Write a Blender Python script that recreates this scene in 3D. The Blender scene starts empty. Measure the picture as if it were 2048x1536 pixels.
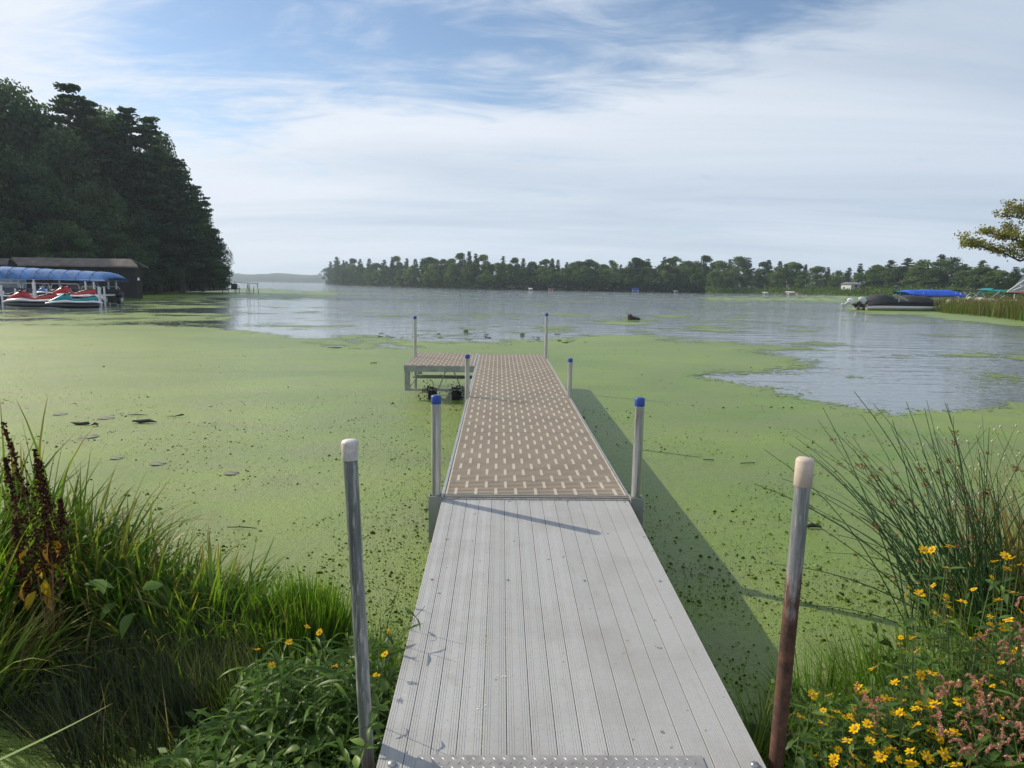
import bpy, math, random
import numpy as np
from math import sin, cos, radians, pi, atan2, sqrt
from mathutils import Vector, Matrix, Euler, noise as mnoise
SC = bpy.context.scene
COL = SC.collection
rng = np.random.default_rng(7)
random.seed(7)

# ------------------------------------------------------------------ camera
F = 1365.0; PITCH = radians(8.23); ROLL = radians(.86); CH = 1.85
fw = np.array([0, cos(PITCH), -sin(PITCH)]); _u = np.array([0, sin(PITCH), cos(PITCH)]); _r = np.array([1., 0, 0])
RT = cos(ROLL) * _r + sin(ROLL) * _u; UP = -sin(ROLL) * _r + cos(ROLL) * _u
CAM = np.array([0, 0, CH])
cam_data = bpy.data.cameras.new('camera'); cam = bpy.data.objects.new('camera', cam_data); COL.objects.link(cam)
cam_data.sensor_width = 36; cam_data.lens = 36 * F / 2048; cam_data.clip_end = 20000; cam_data.clip_start = .05
M = Matrix(((RT[0], UP[0], -fw[0], 0), (RT[1], UP[1], -fw[1], 0), (RT[2], UP[2], -fw[2], CH), (0, 0, 0, 1)))
cam.matrix_world = M
SC.camera = cam
SC.render.resolution_x = 1024; SC.render.resolution_y = 768

# ------------------------------------------------------------------ sun and sky
SUN_EL = radians(32.5); SUNV = Vector((-.885, .465, 0)).normalized()
sd = Vector((SUNV.x * cos(SUN_EL), SUNV.y * cos(SUN_EL), sin(SUN_EL)))
sun = bpy.data.lights.new('sun', 'SUN'); sun.energy = 5.0; sun.angle = radians(.6); sun.color = (1, .89, .71)
so = bpy.data.objects.new('sun', sun); COL.objects.link(so); so.rotation_euler = sd.to_track_quat('Z', 'Y').to_euler()
SC.view_settings.view_transform = 'Standard'; SC.view_settings.look = 'None'
SC.view_settings.exposure = 0.0; SC.view_settings.gamma = 1
SC.view_settings.use_curve_mapping = False

W = bpy.data.worlds.new('World'); SC.world = W; W.use_nodes = True
def build_world():
    nt = W.node_tree; nt.nodes.clear(); L = nt.links
    N = lambda t: nt.nodes.new(t)
    out = N('ShaderNodeOutputWorld'); bg = N('ShaderNodeBackground'); bg.inputs[1].default_value = .13
    L.new(bg.outputs[0], out.inputs[0])
    sky = N('ShaderNodeTexSky'); sky.sky_type = 'NISHITA'; sky.sun_disc = False
    sky.sun_elevation = SUN_EL; sky.sun_rotation = atan2(sd.x, sd.y); sky.air_density = 1.0; sky.dust_density = .3; sky.ozone_density = 2.2
    tc = N('ShaderNodeTexCoord'); nrm = N('ShaderNodeVectorMath'); nrm.operation = 'NORMALIZE'
    L.new(tc.outputs['Generated'], nrm.inputs[0]); D = nrm.outputs[0]
    sep = N('ShaderNodeSeparateXYZ'); L.new(D, sep.inputs[0])
    def math_(op, a, b=None, clamp=False, c=None):
        m = N('ShaderNodeMath'); m.operation = op; m.use_clamp = clamp
        for i, v in enumerate((a, b, c)):
            if v is None: continue
            if isinstance(v, (int, float)): m.inputs[i].default_value = v
            else: L.new(v, m.inputs[i])
        return m.outputs[0]
    zc = math_('ADD', math_('MAXIMUM', sep.outputs[2], 0.0), .17)
    u = math_('DIVIDE', sep.outputs[0], zc); v = math_('DIVIDE', sep.outputs[1], zc)
    cmb = N('ShaderNodeCombineXYZ'); L.new(u, cmb.inputs[0]); L.new(v, cmb.inputs[1])
    def mapn(loc, rot, sca, src=cmb.outputs[0]):
        m = N('ShaderNodeMapping'); m.inputs[1].default_value = loc; m.inputs[2].default_value = (0, 0, rot); m.inputs[3].default_value = sca
        L.new(src, m.inputs[0]); return m.outputs[0]
    def noise(vec, s, det, rough, dist=0):
        n = N('ShaderNodeTexNoise'); n.inputs['Scale'].default_value = s; n.inputs['Detail'].default_value = det
        n.inputs['Roughness'].default_value = rough; n.inputs['Distortion'].default_value = dist
        L.new(vec, n.inputs['Vector']); return n.outputs['Fac']
    wisp = noise(mapn((3, 1, 0), radians(28), (.55, 1.25, 1)), 1.3, 10, .64, 1.3)
    wisp2 = noise(mapn((7.3, 4, 0), radians(-12), (.7, 1.6, 1)), 3.2, 9, .64, 1.2)
    broad = noise(mapn((1.7, 8.2, 0), radians(15), (.5, .9, 1)), .55, 4, .5, .2)
    # clearings: patches of thin cloud, in directions of the sky
    def blob(c, sc, amp):
        c = Vector(c).normalized()
        a = N('ShaderNodeVectorMath'); a.operation = 'SUBTRACT'; L.new(D, a.inputs[0]); a.inputs[1].default_value = c
        b = N('ShaderNodeVectorMath'); b.operation = 'MULTIPLY'; L.new(a.outputs[0], b.inputs[0]); b.inputs[1].default_value = sc
        l = N('ShaderNodeVectorMath'); l.operation = 'LENGTH'; L.new(b.outputs[0], l.inputs[0])
        g = math_('POWER', 2.718, math_('MULTIPLY', math_('MULTIPLY', l.outputs['Value'], l.outputs['Value']), -1.0))
        return math_('MULTIPLY', g, amp)
    def pd(px, py):
        d = fw + RT * (px - 1024) / F - UP * (py - 768) / F; return d / np.linalg.norm(d)
    blobs = [(pd(500, 100), (6.5, 2, 18), .72), (pd(880, 70), (5.0, 2, 15), .78), (pd(1010, 206), (5.5, 3, 42), .8), (pd(300, 190), (9, 3, 34), .5),
             (pd(1480, 0), (5, 2, 17), .8), ((0, .12, 1), (1.35, 1.35, 1.35), .95), (pd(60, 60), (7, 3, 16), -.25), (pd(1150, 120), (7, 3, 18), .1), (pd(1850, 260), (3, 2, 6), -.22)]  # overhead clearing out of view, made wide to lower the skylight
    tot = None
    for c, s, a in blobs:
        b = blob(c, s, a); tot = b if tot is None else math_('ADD', tot, b)
    n = math_('ADD', math_('MULTIPLY', wisp, .85), math_('MULTIPLY', wisp2, .5))
    n = math_('ADD', n, math_('MULTIPLY', broad, .35))          # mean about .85
    dens = math_('SUBTRACT', math_('ADD', math_('MULTIPLY', math_('SUBTRACT', n, .85), 3.4), 1.12), tot); dens = math_('ADD', dens, math_('MULTIPLY', math_('POWER', math_('SUBTRACT', 1.0, math_('MAXIMUM', sep.outputs[2], 0.0)), 14), .8))
    mr = N('ShaderNodeMapRange'); mr.interpolation_type = 'SMOOTHSTEP'; mr.inputs[1].default_value = -.1; mr.inputs[2].default_value = 1.15
    mr.inputs[3].default_value = .03; mr.inputs[4].default_value = .97; L.new(dens, mr.inputs[0])
    # cloud colour: bluish grey veil, brighter where it is lit
    br = noise(mapn((11, 2, 0), radians(20), (.3, .9, 1)), .9, 7, .6, .4)
    side = math_('ADD', math_('MULTIPLY', sep.outputs[0], -.32), math_('MULTIPLY', br, 1.25))
    cr = N('ShaderNodeValToRGB'); L.new(side, cr.inputs[0])
    cr.color_ramp.elements[0].position = .30; cr.color_ramp.elements[0].color = (.42, .51, .63, 1)
    cr.color_ramp.elements[1].position = .80; cr.color_ramp.elements[1].color = (.74, .79, .86, 1)
    hz = math_('POWER', math_('SUBTRACT', 1.0, math_('MAXIMUM', sep.outputs[2], 0.0)), 14, )
    hm = N('ShaderNodeMix'); hm.data_type = 'RGBA'; L.new(math_('MULTIPLY', hz, .55), hm.inputs[0]); L.new(cr.outputs[0], hm.inputs[6]); hm.inputs[7].default_value = (.52, .63, .76, 1)
    sc10 = N('ShaderNodeMix'); sc10.data_type = 'RGBA'; sc10.blend_type = 'MULTIPLY'; sc10.inputs[0].default_value = 1
    L.new(hm.outputs[2], sc10.inputs[6]); sc10.inputs[7].default_value = (8.8, 8.8, 8.8, 1)
    sk = N('ShaderNodeMix'); sk.data_type = 'RGBA'; sk.blend_type = 'MULTIPLY'; sk.inputs[0].default_value = 1
    L.new(sky.outputs[0], sk.inputs[6]); sk.inputs[7].default_value = (1, 1, 1, 1)
    fm = N('ShaderNodeMix'); fm.data_type = 'RGBA'; L.new(mr.outputs[0], fm.inputs[0]); L.new(sk.outputs[2], fm.inputs[6]); L.new(sc10.outputs[2], fm.inputs[7])
    L.new(fm.outputs[2], bg.inputs[0])
build_world()

# ------------------------------------------------------------------ helpers
def ray(px, py): return fw + RT * (px - 1024) / F - UP * (py - 768) / F
def at(px, py, z=0.0):
    d = ray(px, py); return CAM + d * (z - CH) / d[2]
def ptY(px, py, Y):
    d = ray(px, py); return CAM + d * (Y / d[1])
def tag(o, label=None, cat=None, group=None, kind=None):
    if label: o['label'] = label
    if cat: o['category'] = cat
    if group: o['group'] = group
    if kind: o['kind'] = kind
    return o
def empty(name, loc=(0, 0, 0), rot=(0, 0, 0), **k):
    o = bpy.data.objects.new(name, None); COL.objects.link(o); o.location = loc; o.rotation_euler = rot; o.empty_display_size = .2
    return tag(o, **k)
def link(name, me, parent=None, loc=None, rot=None, scale=None, **k):
    o = bpy.data.objects.new(name, me); COL.objects.link(o)
    if parent: o.parent = parent
    if loc is not None: o.location = loc
    if rot is not None: o.rotation_euler = rot
    if scale is not None: o.scale = scale
    return tag(o, **k)
class MB:
    def __init__(s): s.v = []; s.f = []; s.m = []; s.sm = []
    def add(s, vs, fs, m=0, smooth=False):
        b = len(s.v); s.v += [tuple(v) for v in vs]; s.f += [tuple(i + b for i in f) for f in fs]; s.m += [m] * len(fs); s.sm += [smooth] * len(fs)
    def box(s, x0, x1, y0, y1, z0, z1, m=0, xf=None):
        vs = [(x, y, z) for z in (z0, z1) for y in (y0, y1) for x in (x0, x1)]
        if xf: vs = [xf(v) for v in vs]
        s.add(vs, [(0, 2, 3, 1), (4, 5, 7, 6), (0, 1, 5, 4), (2, 6, 7, 3), (0, 4, 6, 2), (1, 3, 7, 5)], m)
    def tube(s, pts, r, n=8, m=0, cap=True, smooth=True):
        pts = [Vector(p) for p in pts]; rs = r if isinstance(r, (list, tuple)) else [r] * len(pts)
        ring = []; prev = None
        for i, p in enumerate(pts):
            d = (pts[min(i + 1, len(pts) - 1)] - pts[max(i - 1, 0)]).normalized()
            a = prev if prev is not None else (Vector((1, 0, 0)) if abs(d.x) < .8 else Vector((0, 1, 0)))
            a = (a - d * a.dot(d)).normalized(); prev = a; b = d.cross(a)
            ring.append([p + (a * cos(2 * pi * k / n) + b * sin(2 * pi * k / n)) * rs[i] for k in range(n)])
        vs = [v for rg in ring for v in rg]
        fs = [(i * n + k, i * n + (k + 1) % n, (i + 1) * n + (k + 1) % n, (i + 1) * n + k) for i in range(len(pts) - 1) for k in range(n)]
        s.add(vs, fs, m, smooth)
        if cap: s.add(ring[0], [tuple(range(n))[::-1]], m); s.add(ring[-1], [tuple(range(n))], m)
    def loft(s, stations, n=12, m=0, smooth=True, ex=2.6):
        # stations: (x, halfwidth, zbot, ztop[, ycentre]) rounded sections along x
        vs = []
        for st in stations:
            x, hw, z0, z1 = st[:4]; yc = st[4] if len(st) > 4 else 0; zc = (z0 + z1) / 2; hz = (z1 - z0) / 2
            for k in range(n):
                a = 2 * pi * k / n; c, q = cos(a), sin(a)
                vs.append((x, yc + hw * math.copysign(abs(c) ** (2 / ex), c), zc + hz * math.copysign(abs(q) ** (2 / ex), q)))
        fs = [(i * n + k, i * n + (k + 1) % n, (i + 1) * n + (k + 1) % n, (i + 1) * n + k) for i in range(len(stations) - 1) for k in range(n)]
        s.add(vs, fs, m, smooth); b = (len(stations) - 1) * n
        s.add(vs[:n], [tuple(range(n))], m); s.add(vs[b:], [tuple(range(n))[::-1]], m)
    def mesh(s, name, *mats):
        me = bpy.data.meshes.new(name); me.from_pydata(s.v, [], s.f)
        for mt in mats: me.materials.append(mt)
        me.polygons.foreach_set('material_index', s.m); me.polygons.foreach_set('use_smooth', s.sm); me.update(); return me
    def obj(s, name, mats, parent=None, **k):
        if not isinstance(mats, (list, tuple)): mats = [mats]
        return link(name, s.mesh(name, *mats), parent, **k)
def npmesh(name, V, Q, mat, tint=None, smooth=False, T=None):
    """V (n,3); Q (m,4) quads; T optional (k,3) tris; tint (n,3)"""
    me = bpy.data.meshes.new(name); V = np.asarray(V, dtype=np.float32); Q = np.asarray(Q, dtype=np.int32).reshape(-1, 4)
    T = np.zeros((0, 3), np.int32) if T is None else np.asarray(T, np.int32)
    me.vertices.add(len(V)); me.vertices.foreach_set('co', V.ravel())
    idx = np.concatenate([Q.ravel(), T.ravel()]); me.loops.add(len(idx)); me.loops.foreach_set('vertex_index', idx)
    me.polygons.add(len(Q) + len(T))
    st = np.concatenate([np.arange(len(Q)) * 4, len(Q) * 4 + np.arange(len(T)) * 3]); me.polygons.foreach_set('loop_start', st.astype(np.int32))
    if smooth: me.polygons.foreach_set('use_smooth', np.ones(len(st), bool))
    me.update(calc_edges=True)
    if tint is not None:
        a = me.color_attributes.new('tint', 'FLOAT_COLOR', 'POINT'); c = np.ones((len(V), 4), np.float32); c[:, :3] = tint; a.data.foreach_set('color', c.ravel())
    me.materials.append(mat); return me
def vnoise(x, y, seed=0):
    xi = np.floor(x).astype(np.int64); yi = np.floor(y).astype(np.int64); xf = x - xi; yf = y - yi
    def h(a, b):
        n = (a * 374761393 + b * 668265263 + seed * 982451653) & 0xffffffff
        n = ((n ^ (n >> 13)) * 1274126177) & 0xffffffff; n = (n ^ (n >> 16)) & 0xffff; return n / 65535.0
    u = xf * xf * (3 - 2 * xf); v = yf * yf * (3 - 2 * yf)
    return (h(xi, yi) * (1 - u) + h(xi + 1, yi) * u) * (1 - v) + (h(xi, yi + 1) * (1 - u) + h(xi + 1, yi + 1) * u) * v
def fbm(x, y, o=4, seed=0):
    t = 0; a = .5; s = 0
    for i in range(o): t = t + a * vnoise(x * 2 ** i, y * 2 ** i, seed + i * 17); s += a; a *= .55
    return t / s

# ---- node material helper
class NM:
    def __init__(s, name):
        s.mat = bpy.data.materials.new(name); s.mat.use_nodes = True; s.nt = s.mat.node_tree; s.nt.nodes.clear()
        s.out = s.n('ShaderNodeOutputMaterial'); s.tc = s.n('ShaderNodeTexCoord')
    def n(s, t): return s.nt.nodes.new(t)
    def l(s, a, b): s.nt.links.new(a, b)
    def set(s, sock, v):
        if isinstance(v, (int, float)): sock.default_value = v
        elif isinstance(v, tuple): sock.default_value = v if len(v) != 3 or sock.type == 'VECTOR' else (*v, 1)
        else: s.l(v, sock)
    def vec(s, scale=(1, 1, 1), src='Object', rot=(0, 0, 0)):
        m = s.n('ShaderNodeMapping'); m.inputs[3].default_value = scale; m.inputs[2].default_value = rot; s.l(s.tc.outputs[src] if isinstance(src, str) else src, m.inputs[0]); return m.outputs[0]
    def noise(s, scale, det=4, rough=.55, vec=None, dist=0):
        n = s.n('ShaderNodeTexNoise'); n.inputs['Scale'].default_value = scale; n.inputs['Detail'].default_value = det; n.inputs['Roughness'].default_value = rough; n.inputs['Distortion'].default_value = dist
        s.l(vec if vec is not None else s.vec(), n.inputs['Vector']); return n.outputs['Fac']
    def geo(s, o='Position'):
        g = s.n('ShaderNodeNewGeometry'); return g.outputs[o]
    def attr(s, name='tint'):
        a = s.n('ShaderNodeAttribute'); a.attribute_name = name; return a.outputs['Color']
    def rand(s):
        a = s.n('ShaderNodeObjectInfo'); return a.outputs['Random']
    def math(s, op, a, b=0.0, clamp=False):
        m = s.n('ShaderNodeMath'); m.operation = op; m.use_clamp = clamp; s.set(m.inputs[0], a); s.set(m.inputs[1], b); return m.outputs[0]
    def ramp(s, fac, *stops):
        r = s.n('ShaderNodeValToRGB'); s.l(fac, r.inputs[0]); e = r.color_ramp.elements
        while len(e) < len(stops): e.new(.5)
        for i, (p, c) in enumerate(stops): e[i].position = p; e[i].color = (*c, 1) if isinstance(c, tuple) else (c, c, c, 1)
        return r.outputs[0]
    def mix(s, fac, a, b, bt='MIX'):
        m = s.n('ShaderNodeMix'); m.data_type = 'RGBA'; m.blend_type = bt; s.set(m.inputs[0], fac); s.set(m.inputs[6], a); s.set(m.inputs[7], b); return m.outputs[2]
    def bump(s, h, strength=.3, dist=.01):
        b = s.n('ShaderNodeBump'); b.inputs['Strength'].default_value = strength; b.inputs['Distance'].default_value = dist; s.l(h, b.inputs['Height']); return b.outputs[0]
    def bsdf(s, color, rough=.6, metal=0.0, spec=.5, normal=None, **k):
        b = s.n('ShaderNodeBsdfPrincipled'); s.set(b.inputs['Base Color'], color); s.set(b.inputs['Roughness'], rough); s.set(b.inputs['Metallic'], metal); s.set(b.inputs['Specular IOR Level'], spec)
        if normal is not None: s.l(normal, b.inputs['Normal'])
        for kk, v in k.items(): s.set(b.inputs[kk], v)
        s.l(b.outputs[0], s.out.inputs[0]); return b
def simple(name, c, rough=.6, metal=0.0, spec=.5, var=.25, nscale=6, bump=0.0):
    m = NM(name); n = m.noise(nscale, 5, .6)
    col = m.mix(m.ramp(n, (.3, 0.0), (.75, 1.0)), tuple(x * (1 - var) for x in c), tuple(min(1, x * (1 + var)) for x in c))
    m.bsdf(col, rough, metal, spec, m.bump(m.noise(nscale * 6, 4), bump, .01) if bump else None); return m.mat
def leafmat(name, trans=.35, gloss=.06, objrand=0.0):
    m = NM(name); c = m.attr()
    if objrand:
        r = m.rand(); c = m.mix(1.0, c, m.ramp(r, (0, (1 - objrand, 1 - objrand * .9, 1 - objrand)), (1, (1 + objrand, 1 + objrand * .7, 1 + objrand * .2))), 'MULTIPLY')
    d = m.n('ShaderNodeBsdfDiffuse'); t = m.n('ShaderNodeBsdfTranslucent'); g = m.n('ShaderNodeBsdfGlossy'); g.inputs['Roughness'].default_value = .42
    m.l(c, d.inputs[0]); tcol = m.mix(1.0, c, (1.35, 1.5, .55), 'MULTIPLY'); m.l(tcol, t.inputs[0])
    x = m.n('ShaderNodeMixShader'); x.inputs[0].default_value = trans; m.l(d.outputs[0], x.inputs[1]); m.l(t.outputs[0], x.inputs[2])
    y = m.n('ShaderNodeMixShader'); y.inputs[0].default_value = gloss; m.l(x.outputs[0], y.inputs[1]); m.l(g.outputs[0], y.inputs[2])
    m.l(y.outputs[0], m.out.inputs[0]); return m.mat

LEAF = leafmat('leaf_green', .35, .012); GRASS = leafmat('grass_blade', .42, .018); FAR_LEAF = leafmat('tree_foliage', .25, .0, .36); PETAL = leafmat('petal', .35, .03)
DRYSEED = leafmat('seed_head', .1, .0)
BARK = simple('bark', (.055, .046, .038), .9, nscale=3, bump=.5)

# ------------------------------------------------------------------ water
def build_water():
    m = NM('lake_water'); P = m.geo()
    v1 = m.vec((1, 1, 1), P)
    n1 = m.noise(5.5, 3, .5, m.vec((.55, 1.5, 1), P, (0, 0, radians(8))))
    n2 = m.noise(.9, 3, .5, m.vec((.35, 1.6, 1), P, (0, 0, radians(-4))))
    n3 = m.noise(22, 2, .5, v1)
    calm = m.ramp(m.noise(.035, 3, .5, m.vec((.4, 1.3, 1), P)), (.36, .35), (.6, 1.0))
    h = m.math('ADD', m.math('MULTIPLY', n2, 1.5), m.math('ADD', m.math('MULTIPLY', n1, .34), m.math('MULTIPLY', n3, .03)))
    b = m.n('ShaderNodeBump'); b.inputs['Distance'].default_value = .11; m.l(h, b.inputs['Height']); sy = m.n('ShaderNodeSeparateXYZ'); m.l(P, sy.inputs[0]); fr = m.n('ShaderNodeMapRange'); m.l(sy.outputs[1], fr.inputs[0]); fr.inputs[1].default_value = 30; fr.inputs[2].default_value = 75; fr.inputs[3].default_value = .28; fr.inputs[4].default_value = 1.0; m.l(m.math('MULTIPLY', calm, fr.outputs[0]), b.inputs['Strength'])
    m.bsdf((.09, .118, .13), .035, 0, .5, b.outputs[0], IOR=1.333)
    mb = MB(); mb.add([(-6000, -60, 0), (6000, -60, 0), (6000, 9000, 0), (-6000, 9000, 0)], [(0, 1, 2, 3)])
    mb.obj('lake_water', m.mat, kind='structure')
build_water()

# ------------------------------------------------------------------ near ground (bank and lake bed)
def gz(x, y):
    x = np.asarray(x, float); y = np.asarray(y, float)
    def g(cx, cy, rx, ry, h): return h * np.exp(-(((x - cx) / rx) ** 2 + ((y - cy) / ry) ** 2))
    s = lambda t: np.clip(t, 0, 1) ** 2 * (3 - 2 * np.clip(t, 0, 1))
    base = -.35 + .62 * s((2.0 - y) / 1.6)
    z = base + g(-.95, 2.35, .55, .8, .36) + g(1.35, 1.9, .75, .9, .42) + g(2.7, 2.4, 1.0, 1.5, .48) + g(-2.4, 3.75, 1.5, .55, .40) + g(-3.4, 3.2, 1.2, .9, .35) + g(-1.2, 3.3, .5, .45, .30) + g(.95, 2.6, .25, .3, .22)
    z = z + .05 * (fbm(x * 3, y * 3, 3, 5) - .5)
    return np.maximum(z, -.4)
def build_ground():
    xs = np.concatenate([[-60, -30, -15], np.arange(-8, 8.01, .1), [15, 30, 60]]); ys = np.concatenate([[-60, -30, -12], np.arange(-4, 7.01, .1), [9, 12]])
    X, Y = np.meshgrid(xs, ys); V = np.stack([X, Y, gz(X, Y)], -1).reshape(-1, 3); nx, ny = len(xs), len(ys)
    i = np.arange(nx * ny).reshape(ny, nx); Q = np.stack([i[:-1, :-1], i[:-1, 1:], i[1:, 1:], i[1:, :-1]], -1).reshape(-1, 4)
    m = NM('bank_soil'); n = m.noise(7, 6, .65); n2 = m.noise(60, 3, .6)
    m.bsdf(m.mix(m.ramp(n, (.35, 0.0), (.65, 1.0)), (.022, .024, .012), (.05, .055, .022)), .9, 0, .2, m.bump(n2, .8, .02))
    link('bank_ground', npmesh('bank_ground', V, Q, m.mat, smooth=True), kind='structure')
    mb = MB(); mb.add([(-6000, -60, -1.2), (6000, -60, -1.2), (6000, 9000, -1.2), (-6000, 9000, -1.2)], [(0, 1, 2, 3)])
    mb.obj('lake_bed', m.mat, kind='structure')
build_ground()

# ------------------------------------------------------------------ duckweed
def seg_sd(px, py, poly):
    """signed distance (full-res pixels on the mapped water surface), + inside"""
    d = np.full(px.shape, 1e9); ins = np.zeros(px.shape, bool); n = len(poly)
    for i in range(n):
        x0, y0 = poly[i]; x1, y1 = poly[(i + 1) % n]; dx, dy = x1 - x0, (y1 - y0)
        # anisotropic: a pixel up or down counts five times a pixel sideways
        ax, ay, bx, by = (px - x0) / 5, (py - y0), dx / 5, dy
        t = np.clip((ax * bx + ay * by) / (bx * bx + by * by + 1e-9), 0, 1); d = np.minimum(d, np.hypot(ax - t * bx, ay - t * by))
        c = ((y0 <= py) != (y1 <= py)); xx = x0 + (py - y0) * dx / (dy if dy else 1e-9); ins ^= c & (px < xx)
    return np.where(ins, d, -d)
MAT_POLY = [(-900, 634), (0, 638), (150, 640), (300, 644), (430, 650), (470, 662), (580, 672), (640, 683), (800, 694), (840, 684), (1000, 680), (1150, 670), (1300, 671), (1380, 682), (1480, 694),
            (1580, 706), (1660, 724), (1700, 740), (1560, 746), (1440, 754), (1480, 768), (1600, 792), (1720, 820), (1800, 832), (1870, 822), (1960, 812), (2048, 806), (2700, 800), (3600, 3600), (-2400, 3600)]
THIN = [([(430, 640), (700, 652), (900, 655), (1090, 650), (1300, 655), (1400, 672), (1350, 690), (1000, 690), (820, 700), (600, 690), (440, 668)], -.10),
        ([(-900, 618), (250, 622), (460, 632), (440, 655), (-900, 650)], .03),
        ([(240, 579), (480, 581), (660, 586), (640, 594), (520, 596), (240, 597)], .12),
        ([(250, 598), (460, 602), (450, 612), (250, 620)], -.05),
        ([(840, 600), (1000, 598), (1200, 603), (1180, 609), (980, 610)], -.14), ([(1060, 640), (1280, 632), (1330, 648), (1130, 656)], -.12),
        ([(1420, 597), (1620, 597), (1770, 600), (1770, 602), (1600, 601), (1420, 599)], .12),
        ([(1720, 616), (1850, 620), (1960, 632), (2060, 642), (2300, 658), (2300, 668), (2050, 648), (1940, 638), (1850, 628), (1760, 621)], .3),
        ([(1400, 660), (1600, 660), (1900, 668), (2100, 680), (2100, 700), (1700, 706), (1450, 690)], -.16),
        ([(1680, 716), (1850, 706), (2150, 716), (2150, 790), (1900, 776), (1700, 758), (1560, 735)], -.15),
        ([(1600, 592), (1700, 592), (1760, 596), (1650, 596)], .05)]
def coverage(px, py, wx, wy):
    c = np.clip(seg_sd(px, py, MAT_POLY) / 22 * .5, -.5, .9)
    for poly, b in THIN:
        s = seg_sd(px, py, poly); c = np.maximum(c, np.clip(np.clip(s / 10, -1, .0) * .5 + b, -.5, .6))
    n = fbm(wx * .55, wy * .55, 5, 3) - .5; n2 = fbm(wx * .12, wy * .22, 4, 9) - .5
    inner = np.clip(seg_sd(px, py, MAT_POLY) / 60, 0, 1)
    return c + n * .9 * (1 - inner * .8) + n2 * .5 * (1 - inner)
def build_duckweed():
    pys = np.concatenate([np.arange(576, 640, .7), np.arange(640, 720, 1.2), np.arange(720, 1000, 3), np.arange(1000, 1700, 8), np.arange(1700, 4200, 60)])
    pxs = np.concatenate([[-1200, -900, -600, -400, -250], np.arange(-150, 2200, 7), [2300, 2500, 2800, 3200]])
    PX, PY = np.meshgrid(pxs, pys)
    dx = fw[0] + RT[0] * (PX - 1024) / F - UP[0] * (PY - 768) / F; dy = fw[1] + RT[1] * (PX - 1024) / F - UP[1] * (PY - 768) / F; dz = fw[2] + RT[2] * (PX - 1024) / F - UP[2] * (PY - 768) / F
    dz = np.minimum(dz, -.004); t = -CH / dz; X = dx * t; Y = dy * t
    C = coverage(PX, PY, X, Y)
    Z = .006 + 0 * X
    V = np.stack([X, Y, Z], -1).reshape(-1, 3); ny, nx = X.shape; i = np.arange(nx * ny).reshape(ny, nx)
    Q = np.stack([i[:-1, :-1], i[1:, :-1], i[1:, 1:], i[:-1, 1:]], -1).reshape(-1, 4)
    keep = (C.reshape(-1)[Q].max(1) > -.2) & (Y.reshape(-1)[Q].max(1) < 240); Q = Q[keep]
    used, inv = np.unique(Q, return_inverse=True); V = V[used]; Q = inv.reshape(-1, 4); C = C.reshape(-1)[used]
    m = NM('duckweed'); P = m.geo(); cov = m.attr()
    f1 = m.noise(9, 6, .7, m.vec((1, 1, 1), P)); f0 = m.noise(1.7, 5, .6, m.vec((1, 1, 1), P)); big = m.noise(.3, 4, .6, m.vec((.6, 1.1, 1), P), .5); mid = m.noise(1.1, 5, .6, m.vec((.7, 1.2, 1), P), .3)
    a = m.math('ADD', cov, m.math('MULTIPLY', m.math('SUBTRACT', m.math('ADD', m.math('MULTIPLY', f1, 1.3), m.math('MULTIPLY', f0, .7)), 1.0), .95))
    fac = m.math('MULTIPLY', m.math('GREATER_THAN', a, .0), 1.0)
    vo = m.n('ShaderNodeTexVoronoi'); vo.inputs['Scale'].default_value = 160; m.l(m.vec((1, 1, 1), P), vo.inputs['Vector'])
    col = m.mix(m.ramp(big, (.38, 0.0), (.62, 1.0)), (.118, .212, .013), (.195, .285, .024))
    col = m.mix(m.ramp(mid, (.42, 0.0), (.74, .8)), col, (.17, .20, .075))
    sp = m.noise(58, 4, .8, m.vec((1, 1, 1), P))
    col = m.mix(m.ramp(sp, (.30, .9), (.45, 0.0)), col, (.035, .060, .014))
    sp2 = m.noise(24, 5, .75, m.vec((1, 1, 1), P)); col = m.mix(m.ramp(sp2, (.33, .8), (.44, 0.0)), col, (.05, .085, .016)); col = m.mix(m.ramp(sp2, (.58, 0.0), (.7, .5)), col, (.20, .26, .06))
    col = m.mix(m.ramp(vo.outputs['Color'], (.45, 0.0), (1.0, .42)), col, (.24, .29, .09))
    h = m.math('ADD', m.math('MULTIPLY', vo.outputs['Distance'], -.5), m.math('ADD', m.math('MULTIPLY', sp, .9), m.math('MULTIPLY', m.noise(11, 4, .6, m.vec((1, 1, 1), P)), 1.6)))
    b = m.n('ShaderNodeBsdfPrincipled'); m.l(col, b.inputs['Base Color']); b.inputs['Roughness'].default_value = .40; b.inputs['Specular IOR Level'].default_value = .48; m.l(m.bump(h, .75, .018), b.inputs['Normal'])
    tr = m.n('ShaderNodeBsdfTransparent'); x = m.n('ShaderNodeMixShader'); m.l(fac, x.inputs[0]); m.l(tr.outputs[0], x.inputs[1]); m.l(b.outputs[0], x.inputs[2]); m.l(x.outputs[0], m.out.inputs[0])
    me = npmesh('duckweed_mat', V, Q, m.mat, tint=np.repeat(C[:, None], 3, 1))
    link('duckweed_mat', me, label='green duckweed covering the bay around the dock', cat='duckweed', kind='stuff')
    # small dark clumps and bubbles standing in the mat
    N = 70000
    px = rng.uniform(-150, 2200, N); py = 1560 - 880 * rng.power(1.25, N)
    P0 = np.array([at(a, b) for a, b in zip(px, py)])
    dens = fbm(P0[:, 0] * 1.3, P0[:, 1] * 1.3, 3, 21) + .20 * np.exp(-((P0[:, 0] + .7) / 1.2) ** 2) + .12 * np.exp(-((P0[:, 0] - 2.2) / 1.6) ** 2) * (P0[:, 1] < 6)
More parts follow.
